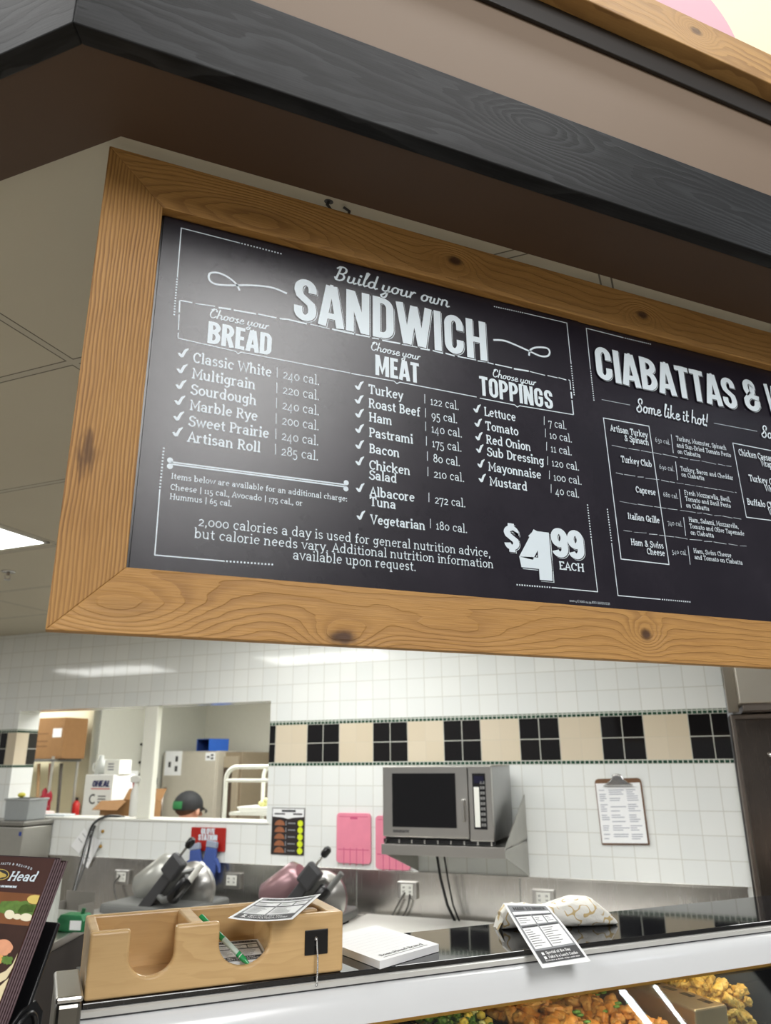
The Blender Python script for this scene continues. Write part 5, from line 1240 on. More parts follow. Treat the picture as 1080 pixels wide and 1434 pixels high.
MB().lathe([(0, 0), (.05, 0), (.055, .02), (.055, .22), (.03, .26), (.015, .27), (0, .27)], n=18).build('cylinder', plain('extinguisher_red', (190, 30, 26), .3), fx)
MB().box(-.02, .03, -.01, .01, .27, .31, bev=.004).build('valve', M['black_plastic'], fx); fx.scale = (.55, .55, .55)
# cold room door on the left wall
n_, z_ = atT(195, 1055, -4.854)
dh = MB().tube([(-4.853, n_, z_+.08), (-4.80, n_, z_+.08), (-4.79, n_, z_+.06), (-4.79, n_, z_-.06), (-4.80, n_, z_-.08), (-4.853, n_, z_-.08)], .012, 8)
dr = thing('cold_room_door', 'pale grey cold room door with a black pull handle, left of the white post', 'door', (0, 0, 0), RW)
MB().box(-4.8535, -4.845, 5.42, 6.20, .02, 2.30, bev=.003).build('door_leaf', plain('door_grey', (186, 186, 176), .45, var=.03), dr)
dh.build('pull_handle', M['black_plastic'], dr)
n2, z2 = atT(213, 1094, -4.84); MB().box(-4.8455, -4.815, n2-.05, n2+.05, z2-.03, z2+.03, bev=.008).build('door_latch', M['black_plastic'], dr)
for (x, y, la) in ((181, 1096, 'white notice sheet on the cold room door'),):
    n_, z_ = atT(x, y, -4.843); o = thing('notice_sheet', la, 'notice', wp(-4.8435, n_, z_), RW)
    MB().box(-.0005, .0015, -.11, .11, -.10, .10).build('paper', M['white_paper'], o)
    mb = MB(); [ribbon(mb, [(-.08, v), (.06, v)], .014, lambda u, v_, l: (.0022, u, v_)) for v in (.06, .03, 0, -.03, -.06)]; mb.build('print', M['grey_ink'], o, fix=False)
# refrigerators
FD = 6.30
fr_ = thing('refrigerator', 'tall pale stainless refrigerator with taped sheets behind the opening', 'refrigerator', (0, 0, 0), RW)
ft0, ft1 = atW(229, 1053, FD)[0], atW(304, 1053, FD)[0]; fz = atW(265, 1052, FD)[1]
st_f = plain('fridge_pale_steel', (196, 190, 176), .35, .35, var=.05)
MB().box(ft0, ft1, FD+.03, 6.95, .10, fz, bev=.006).build('cabinet', st_f, fr_)
MB().box(ft0+.004, ft1-.004, FD, FD+.0305, .30, fz-.01, bev=.008).build('door', st_f, fr_)
MB().tube([(ft0+.06, FD, 1.52), (ft0+.06, FD-.04, 1.52), (ft0+.06, FD-.04, 1.12), (ft0+.06, FD, 1.12)], .012, 8).build('door_handle', M['dark_steel'], fr_)
for x0, y0, x1, y1, la in ((232, 1052, 253, 1086, 'white notice sheet with small dark pictures on the refrigerator door'), (288, 1054, 301, 1065, 'small white sticker near the top right corner of the refrigerator door')):
    a, b = atW(x0, y0, FD-.003), atW(x1, y1, FD-.003); o = wthing('notice_sheet', la, 'notice', (a[0]+b[0])/2, FD-.0005, (a[1]+b[1])/2); w, h = (b[0]-a[0])/2, (a[1]-b[1])/2
    MB().box(-w, w, -.002, 0, -h, h).build('paper', M['white_paper'], o)
    mb = MB(); q = lambda u, v, l: (u, -.0028, v)
    for u, v in ((-.4, -.1), (.4, .35), (.4, -.45)): ribbon(mb, [(u*w-.015, v*h), (u*w+.015, v*h)], min(.05, h*.5), q)
    mb.build('pictures', M['dark_grey'], o, fix=False)
a, b = atW(267, 1032, FD+.1), atW(303, 1051, FD+.1)
bb = wthing('blue_bin', 'open bright blue plastic bin lying on its side on top of the refrigerator', 'bin', (a[0]+b[0])/2, FD+.26, fz+.0005)
w = (b[0]-a[0])/2*.86; h = .115
bl = plain('bin_blue', (28, 92, 190), .35); mb = MB()
mb.box(-w, w, -.085, -.081, 0, h); mb.box(-w, w, .081, .085, 0, h); mb.box(-w, w, -.081, .081, 0, .004); mb.box(-w, w, -.081, .081, h-.004, h); mb.box(w-.004, w, -.081, .081, .004, h-.004)
mb.build('bin_shell', bl, bb); bb.rotation_euler[2] += rad(78)
MB().box(w-.0060, w-.0042, -.0805, .0805, .0045, h-.0045).build('shaded_bottom', plain('bin_shade', (10, 34, 84), .8), bb)  # dark blue sheet paints the shade at the bin's inner end
MB().box(-w+.004, w-.0062, .0788, .0808, .0045, h-.0045).build('shaded_wall', plain('bin_wall_shade', (12, 40, 96), .8), bb)  # inner side painted darker blue as shade too
hc = thing('warming_cabinet', 'brownish grey cabinet with a dark window right of the refrigerator', 'cabinet', (0, 0, 0), RW)
c0, c1 = atW(308, 1056, 6.45)[0], atW(340, 1056, 6.45)[0]; cz = atW(322, 1053, 6.45)[1]
tb = plain('cabinet_taupe', (140, 126, 106), .4, .3)
MB().box(c0, c1, 6.45, 6.96, .1, cz, bev=.006).build('cabinet_body', tb, hc)
MB().box(c0+.03, c1-.03, 6.425, 6.451, .4, cz-.04, bev=.004).build('door', plain('cabinet_door', (164, 152, 132), .4, .2), hc)
MB().box(c0+.07, c1-.09, 6.420, 6.426, .6, cz-.14).build('dark_window', plain('cabinet_window', (74, 62, 52), .15), hc)
# white tube rack with a tray
RK = 4.98
wr = thing('tube_rack', 'white tubular rack with rounded top corners behind the opening at the right', 'rack', (0, 0, 0), RW)
wt = plain('rack_white', (226, 226, 216), .35, var=.02); rz_ = atW(340, 1074, RK)[1]; r0 = atW(316, 1100, RK)[0]; r1 = -2.62
def hoop(n, t0_, t1_, z1_, r, rr=.016):
    pts = [(t0_, n, .0)]+[(t0_+r-r*math.cos(rad(a)), n, z1_-r+r*math.sin(rad(a))) for a in range(0, 91, 15)]+[(t1_-r+r*math.sin(rad(a)), n, z1_-r+r*math.cos(rad(a))) for a in range(0, 91, 15)]+[(t1_, n, .0)]
    return MB().tube(pts, rr, 10)
hoop(RK, r0, r1, rz_, .09).build('rack_hoop', wt, wr); hoop(RK+.45, r0+.05, r1, rz_+.015, .09).build('rack_hoop', wt, wr)
for z_ in (atW(340, 1093, RK)[1], 1.0, .5): 
    MB().cyl((r0, RK, z_), (r1, RK, z_), .013, 10).build('cross_bar', wt, wr)
zt2 = atW(340, 1138, RK)[1]
MB().box(r0+.03, r1-.02, RK+.02, RK+.44, zt2-.02, zt2).build('rack_shelf', wt, wr)
tr_ = wthing('food_tray', 'white tray with pale yellow green food on the white tubular rack', 'tray', (r0+r1)/2+.03, RK+.16, zt2+.0005)
MB().prism([(-.24, 0), (.24, 0), (.27, .035), (-.27, .035)], 'y', -.12, .14, bev=.004).build('tray_shell', M['white_plastic'], tr_)
mb = MB(); rn = random.Random(8)
for i in range(40): mb.ball((rn.uniform(-.1, .22), rn.uniform(-.09, .1), .04+rn.uniform(0, .035)), rn.uniform(.018, .032), 1)
tag(mb.build('food', plain('pale_leaf', (216, 214, 148), .6, var=.25, vs=60), tr_), kind='stuff')
# person at work behind the low wall
pr_ = thing('person', 'person in a black cap with a green patch bending behind the low tiled wall', 'person', (0, 0, 0), RW)
PD = 5.45; hp = atW(265, 1128, PD); HX, HZ = hp[0], (hp[1]-.035)/1.08
pr_.location = wp(HX, PD, 0)
J = {'pel': (-.10, .05, .86), 'waist': (-.09, .04, 1.0), 'chest': (-.055, .0, 1.16), 'neckb': (-.025, -.01, HZ-.20), 'neck': (-.008, -.005, HZ-.14), 'headb': (.002, 0, HZ-.05), 'head': (.0, 0, HZ+.02),
     'ls': (-.07, -.19, 1.16), 'le': (.08, -.25, .93), 'lw': (.26, -.16, .98), 'rs': (-.07, .19, 1.16), 're': (.08, .25, .93), 'rw': (.26, .14, .98),
     'lh': (-.10, -.10, .82), 'lk': (-.06, -.12, .46), 'la': (-.10, -.12, .09), 'lt': (.06, -.13, .04), 'rh': (-.10, .18, .82), 'rk': (-.06, .19, .46), 'ra': (-.10, .19, .09), 'rt': (.06, .2, .04)}
R_ = {'pel': .14, 'waist': .125, 'chest': .14, 'neckb': .07, 'neck': .056, 'headb': .07, 'head': .085, 'ls': .07, 'le': .045, 'lw': .032, 'rs': .07, 're': .045, 'rw': .032, 'lh': .095, 'lk': .062, 'la': .043, 'lt': .038, 'rh': .095, 'rk': .062, 'ra': .043, 'rt': .038}
ed = [('pel', 'waist'), ('waist', 'chest'), ('chest', 'neckb'), ('neckb', 'neck'), ('neck', 'headb'), ('headb', 'head'), ('chest', 'ls'), ('ls', 'le'), ('le', 'lw'), ('chest', 'rs'), ('rs', 're'), ('re', 'rw'), ('pel', 'lh'), ('lh', 'lk'), ('lk', 'la'), ('la', 'lt'), ('pel', 'rh'), ('rh', 'rk'), ('rk', 'ra'), ('ra', 'rt')]
for s_, y_ in (('l', -1), ('r', 1)):
    w0 = Vector(J[s_+'w'])
    J[s_+'palm'] = tuple(w0+Vector((.07, -.012*y_, -.005))); R_[s_+'palm'] = .028; ed.append((s_+'w', s_+'palm'))
    for k, (dy, ln) in enumerate(((-.030, .075), (-.010, .085), (.010, .08), (.030, .062))):
        a_, b_ = f'{s_}f{k}a', f'{s_}f{k}b'; J[a_] = tuple(w0+Vector((.075+ln*.5, dy-.012*y_, -.004))); J[b_] = tuple(w0+Vector((.075+ln*.9, dy*1.1-.012*y_, -.028)))
        R_[a_] = .0095; R_[b_] = .008; ed += [(s_+'palm', a_), (a_, b_)]
    a_ = s_+'th'; J[a_] = tuple(w0+Vector((.075, -.055*y_, -.012))); R_[a_] = .010; ed.append((s_+'w', a_))
names = list(J); me = bpy.data.meshes.new('body'); me.from_pydata([J[n] for n in names], [(names.index(a), names.index(b)) for a, b in ed], [])
bo = bpy.data.objects.new('body', me); COL.objects.link(bo)
sk = bo.modifiers.new('skin', 'SKIN'); ss = bo.modifiers.new('sub', 'SUBSURF'); ss.levels = ss.render_levels = 2
sv = me.skin_vertices[0].data
for i, n in enumerate(names): sv[i].radius = (R_[n], R_[n]); sv[i].use_root = (n == 'pel')
dg = bpy.context.evaluated_depsgraph_get(); me2 = bpy.data.meshes.new_from_object(bo.evaluated_get(dg)); bpy.data.objects.remove(bo)
me2.name = 'body'; bo = bpy.data.objects.new('body', me2); COL.objects.link(bo); bo.parent = pr_
skin = plain('skin', (206, 158, 136), .5, var=.08); dark_cl = plain('dark_clothes', (34, 34, 38), .8); me2.materials.clear(); me2.materials.append(skin); me2.materials.append(dark_cl)
for p in me2.polygons:
    p.use_smooth = True; c = p.center
    if c.z < HZ-.19 and not c.x > .13: p.material_index = 1
    if c.z < .7: p.material_index = 1
mb = MB(); mb.ball((.092, -.0, HZ-.030), .017, 2, (1.1, .8, 1)); nose = mb.build('nose', skin, pr_)
mb = MB(); mb.ball((.025, -.083, HZ-.005), .026, 2, (.7, .4, 1.2)); mb.ball((.025, .083, HZ-.005), .026, 2, (.7, .4, 1.2)); mb.build('ears', skin, pr_)
mb = MB(); [mb.ball((.080, y_, HZ-.002), .010, 2) for y_ in (-.032, .032)]; mb.build('eyes', M['ink'], pr_)
MB().box(.078, .086, -.025, .025, HZ-.066, HZ-.058, bev=.003).build('mouth', plain('lip', (170, 96, 88), .5), pr_)
hair = plain('hair_brown', (70, 50, 38), .8); MB().ball((-.03, 0, HZ+.012), .086, 3, (.85, .98, .62)).build('hair', hair, pr_)
capm = plain('cap_black', (24, 25, 28), .75)
mb = MB(); bm = bmesh.new(); bmesh.ops.create_icosphere(bm, subdivisions=3, radius=.108)
bmesh.ops.delete(bm, geom=[v for v in bm.verts if v.co.z < -.03], context='VERTS')
for v in bm.verts: v.co = Vector((v.co.x*1.02-.008, v.co.y*.93, v.co.z*.98+HZ+.032))
mb.bm(bm, True); cp_ = mb.build('cap', capm, pr_); cp_.rotation_euler = (0, 0, 0)
MB().grid(lambda u, v: (0.085+.05*v*math.sin(PI*u)**.5, lerp(-.085, .085, u), HZ+.03-.03*v-.02*(2*u-1)**2), 12, 4, .004).build('cap_brim', capm, cp_)
mb = MB(); gp = lambda u, v, l: (-.008+.112*math.cos(u)*1.0, .104*math.sin(u), HZ+.018+v)
def gpp(u, v): 
    k = math.sqrt(max(.01, 1-((v-.014)/.108)**2)); return (-.008+.1125*math.cos(u)*k, .103*math.sin(u)*k, HZ+.018+v)
mb.grid(lambda u, v: gpp(rad(lerp(158, 222, u)), lerp(-.004, .048, v)), 8, 3); mb.build('cap_patch', plain('patch_green', (38, 120, 66), .6), cp_)
pr_.rotation_euler[2] = RW+rad(62); pr_.scale = (1.1, 1.1, 1.08)

# ------------------------------------------------------------------ left side of the kitchen
ic = thing('steel_cabinet', 'low stainless cabinet with a grey lid against the tiled wall at the left edge', 'cabinet', (0, 0, 0), RW)
iz = atW(10, 1150, 3.95)[1]; it = atW(33, 1160, 3.95)[0]
MB().box(it-1.0, it, 3.95, 4.19, .05, iz-.035, bev=.004).build('cabinet_body', plain('cabinet_steel', (170, 168, 160), .35, .6, var=.06), ic)
MB().box(it-1.01, it+.006, 3.94, 4.192, iz-.028, iz, bev=.006).build('lid', plain('lid_grey', (128, 126, 120), .4, .4), ic)
MB().box(it-.03, it-.012, 3.947, 3.951, iz-.085, iz-.06).build('blue_badge', plain('badge_blue', (40, 64, 140), .4), ic)
def sitbox(nm, label, cat, x0, y0, x1, y1, D, dep, zb, build):
    a, b = atW(x0, y0, D), atW(x1, y1, D); o = wthing(nm, label, cat, (a[0]+b[0])/2, D, zb); build(o, (b[0]-a[0])/2, a[1]-zb, dep); return o
def tub(o, w, h, d):
    mb = MB(); mb.prism([(-w*.92, 0), (w*.92, 0), (w, h), (-w, h)], 'y', 0, d, bev=.006); mb.build('tub_shell', plain('tub_grey', (146, 150, 150), .4), o)
    MB().box(-w-.006, w+.006, -.006, d+.006, h-.012, h, bev=.004).build('tub_rim', plain('tub_rim', (160, 164, 164), .4), o)
sitbox('grey_tub', 'grey plastic tub on the steel cabinet at the left edge', 'tub', 8, 1118, 38, 1147, 4.0, .16, iz+.0005, tub)
def eggbox(o, w, h, d):
    MB().box(-w, w, 0, d, 0, h, bev=.003).build('carton_body', plain('carton_pinkwhite', (234, 214, 210), .5), o)
    mb = MB(); [mb.lathe([(0, -.001), (.022, -.001), (.022, .001), (0, .001)], (u, 0, h*.45), 18, 'y', smooth=False) for u in (-w*.6, -w*.05)]; mb.build('round_windows', plain('window_brown', (70, 52, 46), .4), o)
    MB().box(w*.4, w*.8, -.0015, .001, h*.5, h*.85).build('pink_patch', plain('patch_pink', (226, 140, 130), .5), o)
sitbox('food_carton', 'pink and white carton with two round windows on the white ledge', 'carton', 30, 1136, 60, 1147, 4.235, .1, OZ0+.013, eggbox)
sitbox('flat_tray', 'flat white tray lying on the white ledge right of the pink carton', 'tray', 62, 1140, 90, 1147, 4.235, .1, OZ0+.013, lambda o, w, h, d: MB().prism([(-w*.9, 0), (w*.9, 0), (w, h), (-w, h)], 'y', 0, d, bev=.003).build('tray_shell', plain('tray_white', (222, 228, 232), .4), o))
ya = atW(26, 1133, 4.05); yl = wthing('yellow_cloth', 'small crumpled yellow cloth on the tub beside the pink carton', 'cloth', ya[0]+.03, 4.06, iz+.14)
yl.location = wp(ya[0]-.02, 4.08, atW(23, 1118, 4.0)[1]+.001); MB().ball((0, 0, .016), .022, 2, (1.3, 1, .75)).build('cloth', plain('cloth_yellow', (232, 222, 96), .7, bump=.4, bs=80), yl)
# side work table with bin, tape box and board
TZ = 1.10
pts = [atZ(52, 1332, TZ), atZ(118, 1297, TZ), atZ(150, 1281, TZ), atZ(118, 1272, TZ), atZ(30, 1292, TZ)]
tb_ = thing('side_table', 'stainless side work table left of the maple box', 'table', tuple(pts[0][:2])+(0,))
P2 = [(p[0]-pts[0][0], p[1]-pts[0][1]) for p in pts]
MB().prism(P2, 'z', TZ-.03, TZ, bev=.003).build('table_top', M['steel'], tb_)
cx_ = sum(p[0] for p in P2)/5; cy_ = sum(p[1] for p in P2)/5
MB().prism([(cx_+(p[0]-cx_)*.93, cy_+(p[1]-cy_)*.93) for p in P2], 'z', .08, TZ-.031).build('table_cabinet', plain('table_dark', (52, 48, 46), .5), tb_)
def at_table(x, y): return tuple(atZ(x, y, TZ)[:2])+(TZ+.0005,)
gb = thing('grey_bin', 'grey open bin on the side table under the black cable', 'bin', at_table(98, 1291), RW)
w = .08; hb = .075
mb = MB(); mb.box(-w, w, -.05, -.047, 0, hb*.62); mb.box(-w, w, .047, .05, 0, hb*1.5); mb.box(-w, -w+.003, -.047, .047, 0, hb); mb.box(w-.003, w, -.047, .047, 0, hb); mb.box(-w, w, -.047, .047, 0, .004)
mb.build('bin_shell', plain('bin_grey', (128, 124, 118), .5), gb)
MB().box(-w, w, -.0515, -.0502, .02, .055).build('label_strip', plain('strip_light', (190, 190, 184), .5), gb)
gp_ = thing('tape_box', 'small green box with a white label on the side table', 'box', at_table(104, 1303), RW+rad(10))
MB().prism([(-.06, 0), (.06, 0), (.06, .04), (.045, .062), (-.05, .062), (-.06, .045)], 'y', -.035, .035, bev=.004).build('box_body', plain('box_green', (26, 110, 66), .4), gp_)
MB().box(.0, .05, -.0365, -.0348, .008, .042).build('white_label', M['white_paper'], gp_)
MB().cyl((.03, 0, .062), (.035, 0, .082), .008, 8).build('blade_arm', plain('arm_green', (20, 92, 54), .4), gp_)
wbd = thing('upright_board', 'pale grey board standing upright behind the brochures', 'board', at_table(62, 1305), RW+rad(-22))
MB().prism([(-.13, 0), (.09, 0), (.09, .20), (.02, .25), (-.13, .25)], 'y', -.008, .008, bev=.003).build('board_sheet', plain('board_pale', (196, 200, 194), .5), wbd)

# ------------------------------------------------------------------ brochure rack in the left foreground
TH_ = rad(21.63); NB = .95; BW, BHt = .20, .27
ptr = atW(77, 1203, NB); 
up = Vector((N45[0]*math.sin(TH_), N45[1]*math.sin(TH_), math.cos(TH_)))
P_tr = Vector(wp(ptr[0], NB, ptr[1])); P_bc = P_tr-Vector(T45)*(BW/2)-up*BHt
Nb = Vector((N45[0]*math.cos(TH_), N45[1]*math.cos(TH_), -math.sin(TH_)))
def bu(x, y):                            # picture spot -> (u, v) on the cover
    d_ = Vector(ray(x, y)); P = Vector(EYE)+d_*((P_bc-Vector(EYE)).dot(Nb)/d_.dot(Nb)); r_ = P-P_bc
    return (r_.dot(Vector(T45)), r_.dot(up))
def cover_parts(par):
    q = lambda u, v, l: (u, -.0012-l, v)
    MB().box(-BW/2, BW/2, -.0008, 0, 0, BHt).build('cover', plain('cover_brown', (70, 44, 38), .25, var=.1), par); cv = par.children[-1]
    clampu = lambda p_: (max(-BW/2+.001, min(BW/2-.001, p_[0])), max(.001, min(BHt-.001, p_[1])))
    def poly(nm, mat, pts, l): 
        mb = MB(); mb.add([q(*clampu(p_), l) for p_ in pts], [list(range(len(pts)))]); return mb.build(nm, mat, cv, fix=False)
    def blob(nm, mat, x, y, rx, ry, l, n=26, wob=0, turn=0):
        rn = random.Random(nm+str(x)); c = bu(x, y); ex = bu(x+rx, y); ey = bu(x, y-ry); pts = []
        for k in range(n):
            t = 2*PI*k/n; s_ = 1+wob*rn.uniform(-1, 1); a_, b_ = math.cos(t), math.sin(t)
            a_, b_ = a_*math.cos(turn)-b_*math.sin(turn), a_*math.sin(turn)+b_*math.cos(turn)
            pts.append((c[0]+((ex[0]-c[0])*a_+(ey[0]-c[0])*b_)*s_, c[1]+((ex[1]-c[1])*a_+(ey[1]-c[1])*b_)*s_))
        return poly(nm, mat, pts, l)
    v1, v2 = bu(30, 1251)[1], bu(30, 1296)[1]
    poly('table_picture', plain('picture_wood', (122, 76, 44), .3, var=.4, vs=14), [(-1, v2), (1, v2), (1, v1), (-1, v1)], .0001)
    poly('dark_board_picture', plain('picture_board', (58, 36, 28), .3, var=.45, vs=30), [(-1, 0), (1, 0), (1, v2), (-1, v2)], .0001)
    gm = plain('picture_leaf', (92, 124, 52), .4, var=.5, vs=120)
    blob('leaf_picture', gm, 22, 1271, 30, 9, .0003, 34, .14); blob('leaf_picture', gm, 40, 1275, 13, 8, .0003, 26, .15)
    em = plain('picture_egg', (232, 224, 196), .4)
    blob('egg_picture', em, 14.5, 1281, 7, 6.5, .0005); blob('egg_picture', em, 38, 1285, 9, 5.5, .0005, 26, .03, -.6); blob('egg_picture', em, 25, 1284, 6, 4, .0004)
    blob('cheese_picture', plain('picture_cheese', (214, 190, 104), .4), 50, 1260, 11, 6.5, .0004, 26, .02, -.3)
    blob('ham_picture', plain('picture_ham', (222, 158, 122), .4, var=.2, vs=60), 6, 1327, 13, 11, .0006, 26, .06)
    blob('bread_picture', plain('picture_bread', (216, 160, 90), .4, var=.25, vs=50), -4, 1343, 10, 8, .0005, 26, .08); blob('salad_picture', gm, 11, 1345, 8, 6, .0007, 24, .2)
    cm = plain('picture_plate', (222, 208, 170), .4, var=.1)
    poly('plate_picture', cm, [bu(26, 1335), bu(27, 1341), bu(22, 1356), bu(10, 1371), bu(-4, 1379), bu(-40, 1390), bu(-40, 1380), bu(-4, 1366), bu(9, 1360), bu(19, 1350)], .0004)
    poly('cloth_picture', cm, [bu(16, 1370), bu(9, 1392), bu(2, 1420), bu(-60, 1440), bu(-60, 1400), bu(0, 1382)], .0003)
    wm = M['white_print']; mb = MB(); hh = bu(20, 1210)[1]-bu(20, 1213.2)[1]
    P0_, P1_, P2_ = [np.array(bu(*z_)) for z_ in ((2, 1211.5), (22, 1212.6), (46.5, 1219.3))]
    s_ = 'FACTS & RECIPES'; wd = text_width('block', s_)+.09*len(s_); x = 0; ctl = 2*P1_-.5*(P0_+P2_)
    for chh in s_:
        w_, st = glyph_strokes(BLOCK, chh, .2, 10); t = (x+w_/2)/wd
        pos = (1-t)**2*P0_+2*t*(1-t)*ctl+t*t*P2_; dr_ = 2*(1-t)*(ctl-P0_)+2*t*(P2_-ctl); L_ = np.linalg.norm(dr_); dr_ = dr_/L_; nr = np.array([-dr_[1], dr_[0]]); k_ = L_/wd
        for p_, ww in st: ribbon(mb, [tuple(pos+dr_*(a_-w_/2)*k_+nr*hh*b_) for a_, b_ in p_], (ww or .2)*hh*.9, q, 0, .0006)
        x += w_+.09
    mb.build('tagline_lettering', wm, cv, fix=False)
    mb = MB(); h0 = bu(11, 1233.8); h1 = bu(50, 1235); hc_ = bu(13, 1220.5)[1]-h0[1]; wd = text_width('slab', 'Head')/.7
    draw(mb, 'slab', 'Head', lambda u, v, l: (h0[0]+(h1[0]-h0[0])*u/wd, -.0018-l, h0[1]+(h1[1]-h0[1])*u/wd+hc_*v), 14, slant=.2, weight=.13)
    e0 = bu(-62, 1230); wd2 = text_width('slab', "Boar's")/.7; draw(mb, 'slab', "Boar's", lambda u, v, l: (max(-BW/2+.002, h0[0]-.088+.055*u/wd2), -.0018-l, h0[1]+hc_*v), 14, slant=.2, weight=.13)
    mb.build('title_lettering', wm, cv, fix=False)
    mb = MB(); wd = text_width('block', 'ELSEWHERE.'); a_, b_ = bu(-3, 1242.6), bu(26.5, 1244); draw(mb, 'block', 'ELSEWHERE.', lambda u, v, l: (a_[0]+(b_[0]-a_[0])*u/wd, -.0018-l, a_[1]+(b_[1]-a_[1])*u/wd+hh*.85*v), 10, weight=.2); mb.build('motto_lettering', wm, cv, fix=False)
    gold = plain('emblem_gold', (196, 170, 86), .35); blk = M['ink']
    blob('emblem_ring', gold, 1, 1225, 13, 7.8, .0004, 30); blob('emblem_field', blk, 1, 1225, 11.8, 6.8, .0006, 30)
    poly('emblem_animal', gold, [bu(1+a_, 1225-b_) for a_, b_ in ((-9, -4), (-8, 2), (-5, 4.5), (-2, 3.5), (1, 4), (4, 2), (8, .5), (9.5, -1.5), (8, -3.5), (4, -4), (0, -5.5), (-5, -5))], .0009)
edge_m = plain('page_edge', (112, 92, 98), .5); backm = plain('cover_back', (52, 34, 34), .3)
for i in range(6):
    off = Vector((N45[0]*math.cos(TH_), N45[1]*math.cos(TH_), -math.sin(TH_)))*(.0047*i)
    o = thing('brochure', 'front brown brochure with white script title and food picture in the black holder' if i == 0 else 'brown recipe brochure stacked behind the front one in the black holder', 'brochure', P_bc+off+up*(.002*((i*7) % 3)*(i > 0)), 0, 'brochures in the black holder')
    o.rotation_euler = (-TH_, 0, RW)
    MB().box(-BW/2, BW/2, .0002, .0030, 0, BHt-.0005).build('pages', edge_m, o)
    if i == 0: cover_parts(o)
    else: MB().box(-BW/2, BW/2, -.0006, .0002, 0, BHt, mi=0).build('cover', backm, o)
    MB().box(-BW/2, BW/2, .0030, .0036, 0, BHt).build('back_cover', backm, o)
HB = P_bc-up*.004; lz = 1.335
bh = thing('brochure_holder', 'glossy black plastic brochure holder with looped sides at the left edge', 'holder', HB)
bh.rotation_euler = (-TH_, 0, RW); bp_ = M['black_plastic']
MB().box(-BW/2-.006, BW/2+.006, -.012, .056, -.006, .0035, bev=.002).build('holder_floor', bp_, bh)
MB().box(-BW/2-.006, BW/2+.006, .046, .052, 0, .20, bev=.002).build('holder_back', bp_, bh)
MB().box(-BW/2-.006, BW/2+.006, -.014, -.009, -.004, .030, bev=.002).build('holder_lip', bp_, bh)
for s_ in (-1, 1):
    x_ = s_*(BW/2+.006)
    mb = MB(); mb.prism([(-.018, -.03), (.075, -.03), (.085, .06), (.075, .095), (.055, .105), (.035, .09), (.004, .03), (-.018, .02)], 'x', x_-.002, x_+.002, bev=.001)
    sd_ = mb.build('side_wing', bp_, bh)
    mb = MB(); mb.tube([(x_+s_*.004, .052+.020*math.cos(a*PI/10), .055+.035*math.sin(a*PI/10)) for a in range(20)], .0035, 8, closed=True); mb.tube([(x_+s_*.004, -.0+.016*math.cos(a*PI/10), -.006+.028*math.sin(a*PI/10)) for a in range(20)], .0035, 8, closed=True)
    mb.build('loop_rim', bp_, sd_)
# dark stand that carries the holder
hbW = Vector(HB); tt = (hbW.x-hbW.y)*c45; nn_ = (hbW.x+hbW.y)*c45
ls = thing('display_stand', 'matt black display stand under the brochure holder at the left edge', 'stand', wp(tt, nn_, 0), RW)
MB().box(-.35, BW/2+.030, -.03, .12, hbW.z-.046, hbW.z-.033, bev=.003).build('stand_top', plain('stand_black', (34, 33, 34), .5), ls)
MB().box(-.34, BW/2+.022, -.02, .11, .02, hbW.z-.0465).build('stand_body', plain('stand_dark', (44, 43, 44), .5), ls)

# ------------------------------------------------------------------ food in the case
FZ = 1.165
def pan(name, label, xl, xr, y0=1.475, y1=1.93):
    a = atZ(xl, 1425, FZ+.03)[0]; b = atZ(xr, 1425, FZ+.03)[0]
    o = thing(name, label, 'pan', ((a+b)/2, (y0+y1)/2, FZ-.05), 0, 'black food pans in the case'); w, d = (b-a)/2, (y1-y0)/2
    mb = MB(); mb.box(-w, w, -d, d, 0, .004); mb.box(-w, -w+.006, -d, d, .004, .056, bev=.002); mb.box(w-.006, w, -d, d, .004, .056, bev=.002); mb.box(-w+.006, w-.006, -d, -d+.006, .004, .056); mb.box(-w+.006, w-.006, d-.006, d, .004, .056)
    mb.build('pan_shell', M['black_plastic'], o); return (a+b)/2, w
c1_, w1_ = pan('food_pan', 'black pan of broccoli salad in the case', 590, 712); c2_, w2_ = pan('food_pan', 'black pan of orange chicken pieces in the case, left of two', 716, 822)
c3_, w3_ = pan('food_pan', 'black pan of orange chicken pieces beside the steel bin', 826, 915); c4_, w4_ = pan('food_pan', 'black pan of yellow breaded pieces at the right edge', 1000, 1098)
MB_rack = MB().box(CX0+.02, CX1-.02, 1.47, 1.94, FZ-.075, FZ-.0505)
rk = MB_rack.build('display_deck', M['dark_steel'], CASE)
def lump(seed, sx, sy, sz, k=.35, sub=3):
    rn = random.Random(seed); bm = bmesh.new(); bmesh.ops.create_icosphere(bm, subdivisions=sub, radius=1)
    fr = [(rn.uniform(-q_, q_), rn.uniform(-q_, q_), rn.uniform(-q_, q_), rn.uniform(0, 6)) for q_ in (4, 6, 8, 10, 12)]
    for v in bm.verts:
        d = sum(math.sin(a*v.co.x+b*v.co.y+c*v.co.z+e) for a, b, c, e in fr)/5
        v.co = Vector((v.co.x*sx, v.co.y*sy, v.co.z*sz))*(1+k*d)
    return MB().bm(bm, True)
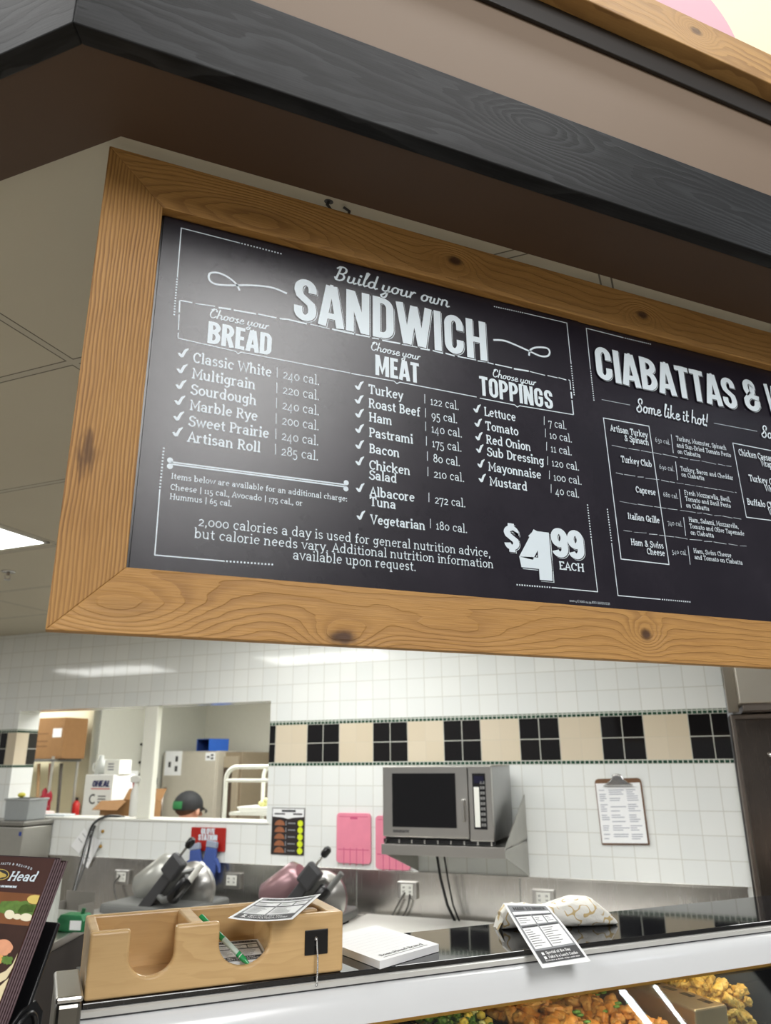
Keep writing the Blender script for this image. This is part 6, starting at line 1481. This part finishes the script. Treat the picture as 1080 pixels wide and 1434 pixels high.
def pile(name, label, cat, grp, mat, cx, w, n, size, seed, y0=1.50, y1=1.90, h=.05, shapes=3):
    protos = []; placed = []
    rn = random.Random(seed)
    for i in range(n):
        f = i/n; best = None
        for _ in range(24):
            c_ = (cx+rn.uniform(-1, 1)*w*(1-.35*f), lerp(y0, y1, rn.random()), FZ-.018+size*.5+h*f*rn.uniform(.7, 1.1))
            dm = min([math.dist(c_, q_) for q_ in placed] or [9])
            if best is None or dm > best[0]: best = (dm, c_)
        x, y, z = best[1]; placed.append(best[1])
        if i < shapes:
            o = lump(seed*10+i, size*rn.uniform(.9, 1.3), size*rn.uniform(.6, .8), size*rn.uniform(.45, .6), k=.5 if size > .02 else .75).build(name, mat); tag(o, label, cat, grp); protos.append(o)
        else:
            o = protos[i % shapes].copy(); COL.objects.link(o)
        o.location = (x, y, z); o.rotation_euler = (rn.uniform(-.6, .6), rn.uniform(-.6, .6), rn.uniform(0, 6.28)); s_ = rn.uniform(.85, 1.2); o.scale = (s_, s_, s_)
def food(name, c1, c2, c3, vs):
    n = NT(name); x, y, z, o = n.coords(); a = n.noise(o, vs, 4); b = n.noise(o, vs*3, 3)
    col = n.mix(n.sstep(a, .4, .62), lin(c1), lin(c2)); col = n.mix(n.sstep(b, .58, .72), col, lin(c3)); n.bump(b, .6, .004); return n.out(col, .38)
ck = food('buffalo_chicken', (198, 128, 50), (214, 164, 92), (150, 84, 32), 38); nm_ = food('golden_crumb', (226, 178, 74), (238, 202, 112), (190, 132, 50), 60)
pile('chicken_piece', 'orange glazed chicken piece in the left of two chicken pans', 'chicken', 'chicken pieces in the left pan', ck, c2_, w2_*.82, 64, .023, 5, h=.05)
pile('chicken_piece', 'orange glazed chicken piece in the pan beside the steel bin', 'chicken', 'chicken pieces in the right pan', ck, c3_, w3_*.8, 64, .023, 6, h=.05)
pile('breaded_piece', 'golden breaded piece in the pan at the right edge', 'fried food', 'golden breaded pieces', nm_, c4_-.02, w4_*.8, 230, .0155, 7, h=.09, shapes=8)
mb = MB(); rn = random.Random(12)
for i in range(420):
    f = rn.random(); x = c1_+rn.uniform(-1, 1)*w1_*.9; y = rn.uniform(1.50, 1.90); z = FZ-.03+rn.random()*.065*(1-((x-c1_)/w1_)**2*.5)
    mb.ball((x, y, z), rn.uniform(.006, .014), 1, (1, 1, .8), mi=rn.choice((0, 0, 0, 1, 1, 2)))
o = mb.build('broccoli_salad', [food('broccoli', (78, 120, 44), (120, 152, 60), (50, 84, 30), 90), plain('corn_yellow', (226, 200, 84), .4), plain('carrot_bit', (216, 214, 150), .4)]); tag(o, 'green and yellow broccoli salad heaped in the leftmost visible pan', 'salad', kind='stuff')
mb = MB(); rn = random.Random(13)
for i in range(26):
    cxx, ww = rn.choice(((c2_, w2_), (c3_, w3_))); mb.ball((cxx+rn.uniform(-1, 1)*ww*.7, rn.uniform(1.52, 1.85), FZ+.035+rn.random()*.03), rn.uniform(.005, .009), 1, (1.4, 1, .5))
o = mb.build('chopped_herbs', plain('herb_green', (92, 132, 50), .5)); tag(o, 'chopped green herbs scattered over the orange chicken', 'herbs', kind='stuff')
# steel bin between the pans
xa = atZ(926, 1400, FZ+.06)[0]; xb = atZ(990, 1400, FZ+.06)[0]; xm = (xa+xb)/2; w = (xb-xa)/2
sb2 = thing('slotted_bin', 'stainless slotted bin with a white rimmed opening between the food pans', 'bin', (xm, 1.70, FZ-.05))
MB().box(-w, w, -.22, .24, 0, .115, bev=.004).build('bin_shell', plain('bin_steel', (186, 164, 132), .3, .7, var=.2, vs=12), sb2)
mb = MB(); [mb.box(w*.30, w*.62, -.20+.055*k, -.165+.055*k, .1148, .1158) for k in range(6)]; mb.build('slots', M['black_plastic'], sb2)
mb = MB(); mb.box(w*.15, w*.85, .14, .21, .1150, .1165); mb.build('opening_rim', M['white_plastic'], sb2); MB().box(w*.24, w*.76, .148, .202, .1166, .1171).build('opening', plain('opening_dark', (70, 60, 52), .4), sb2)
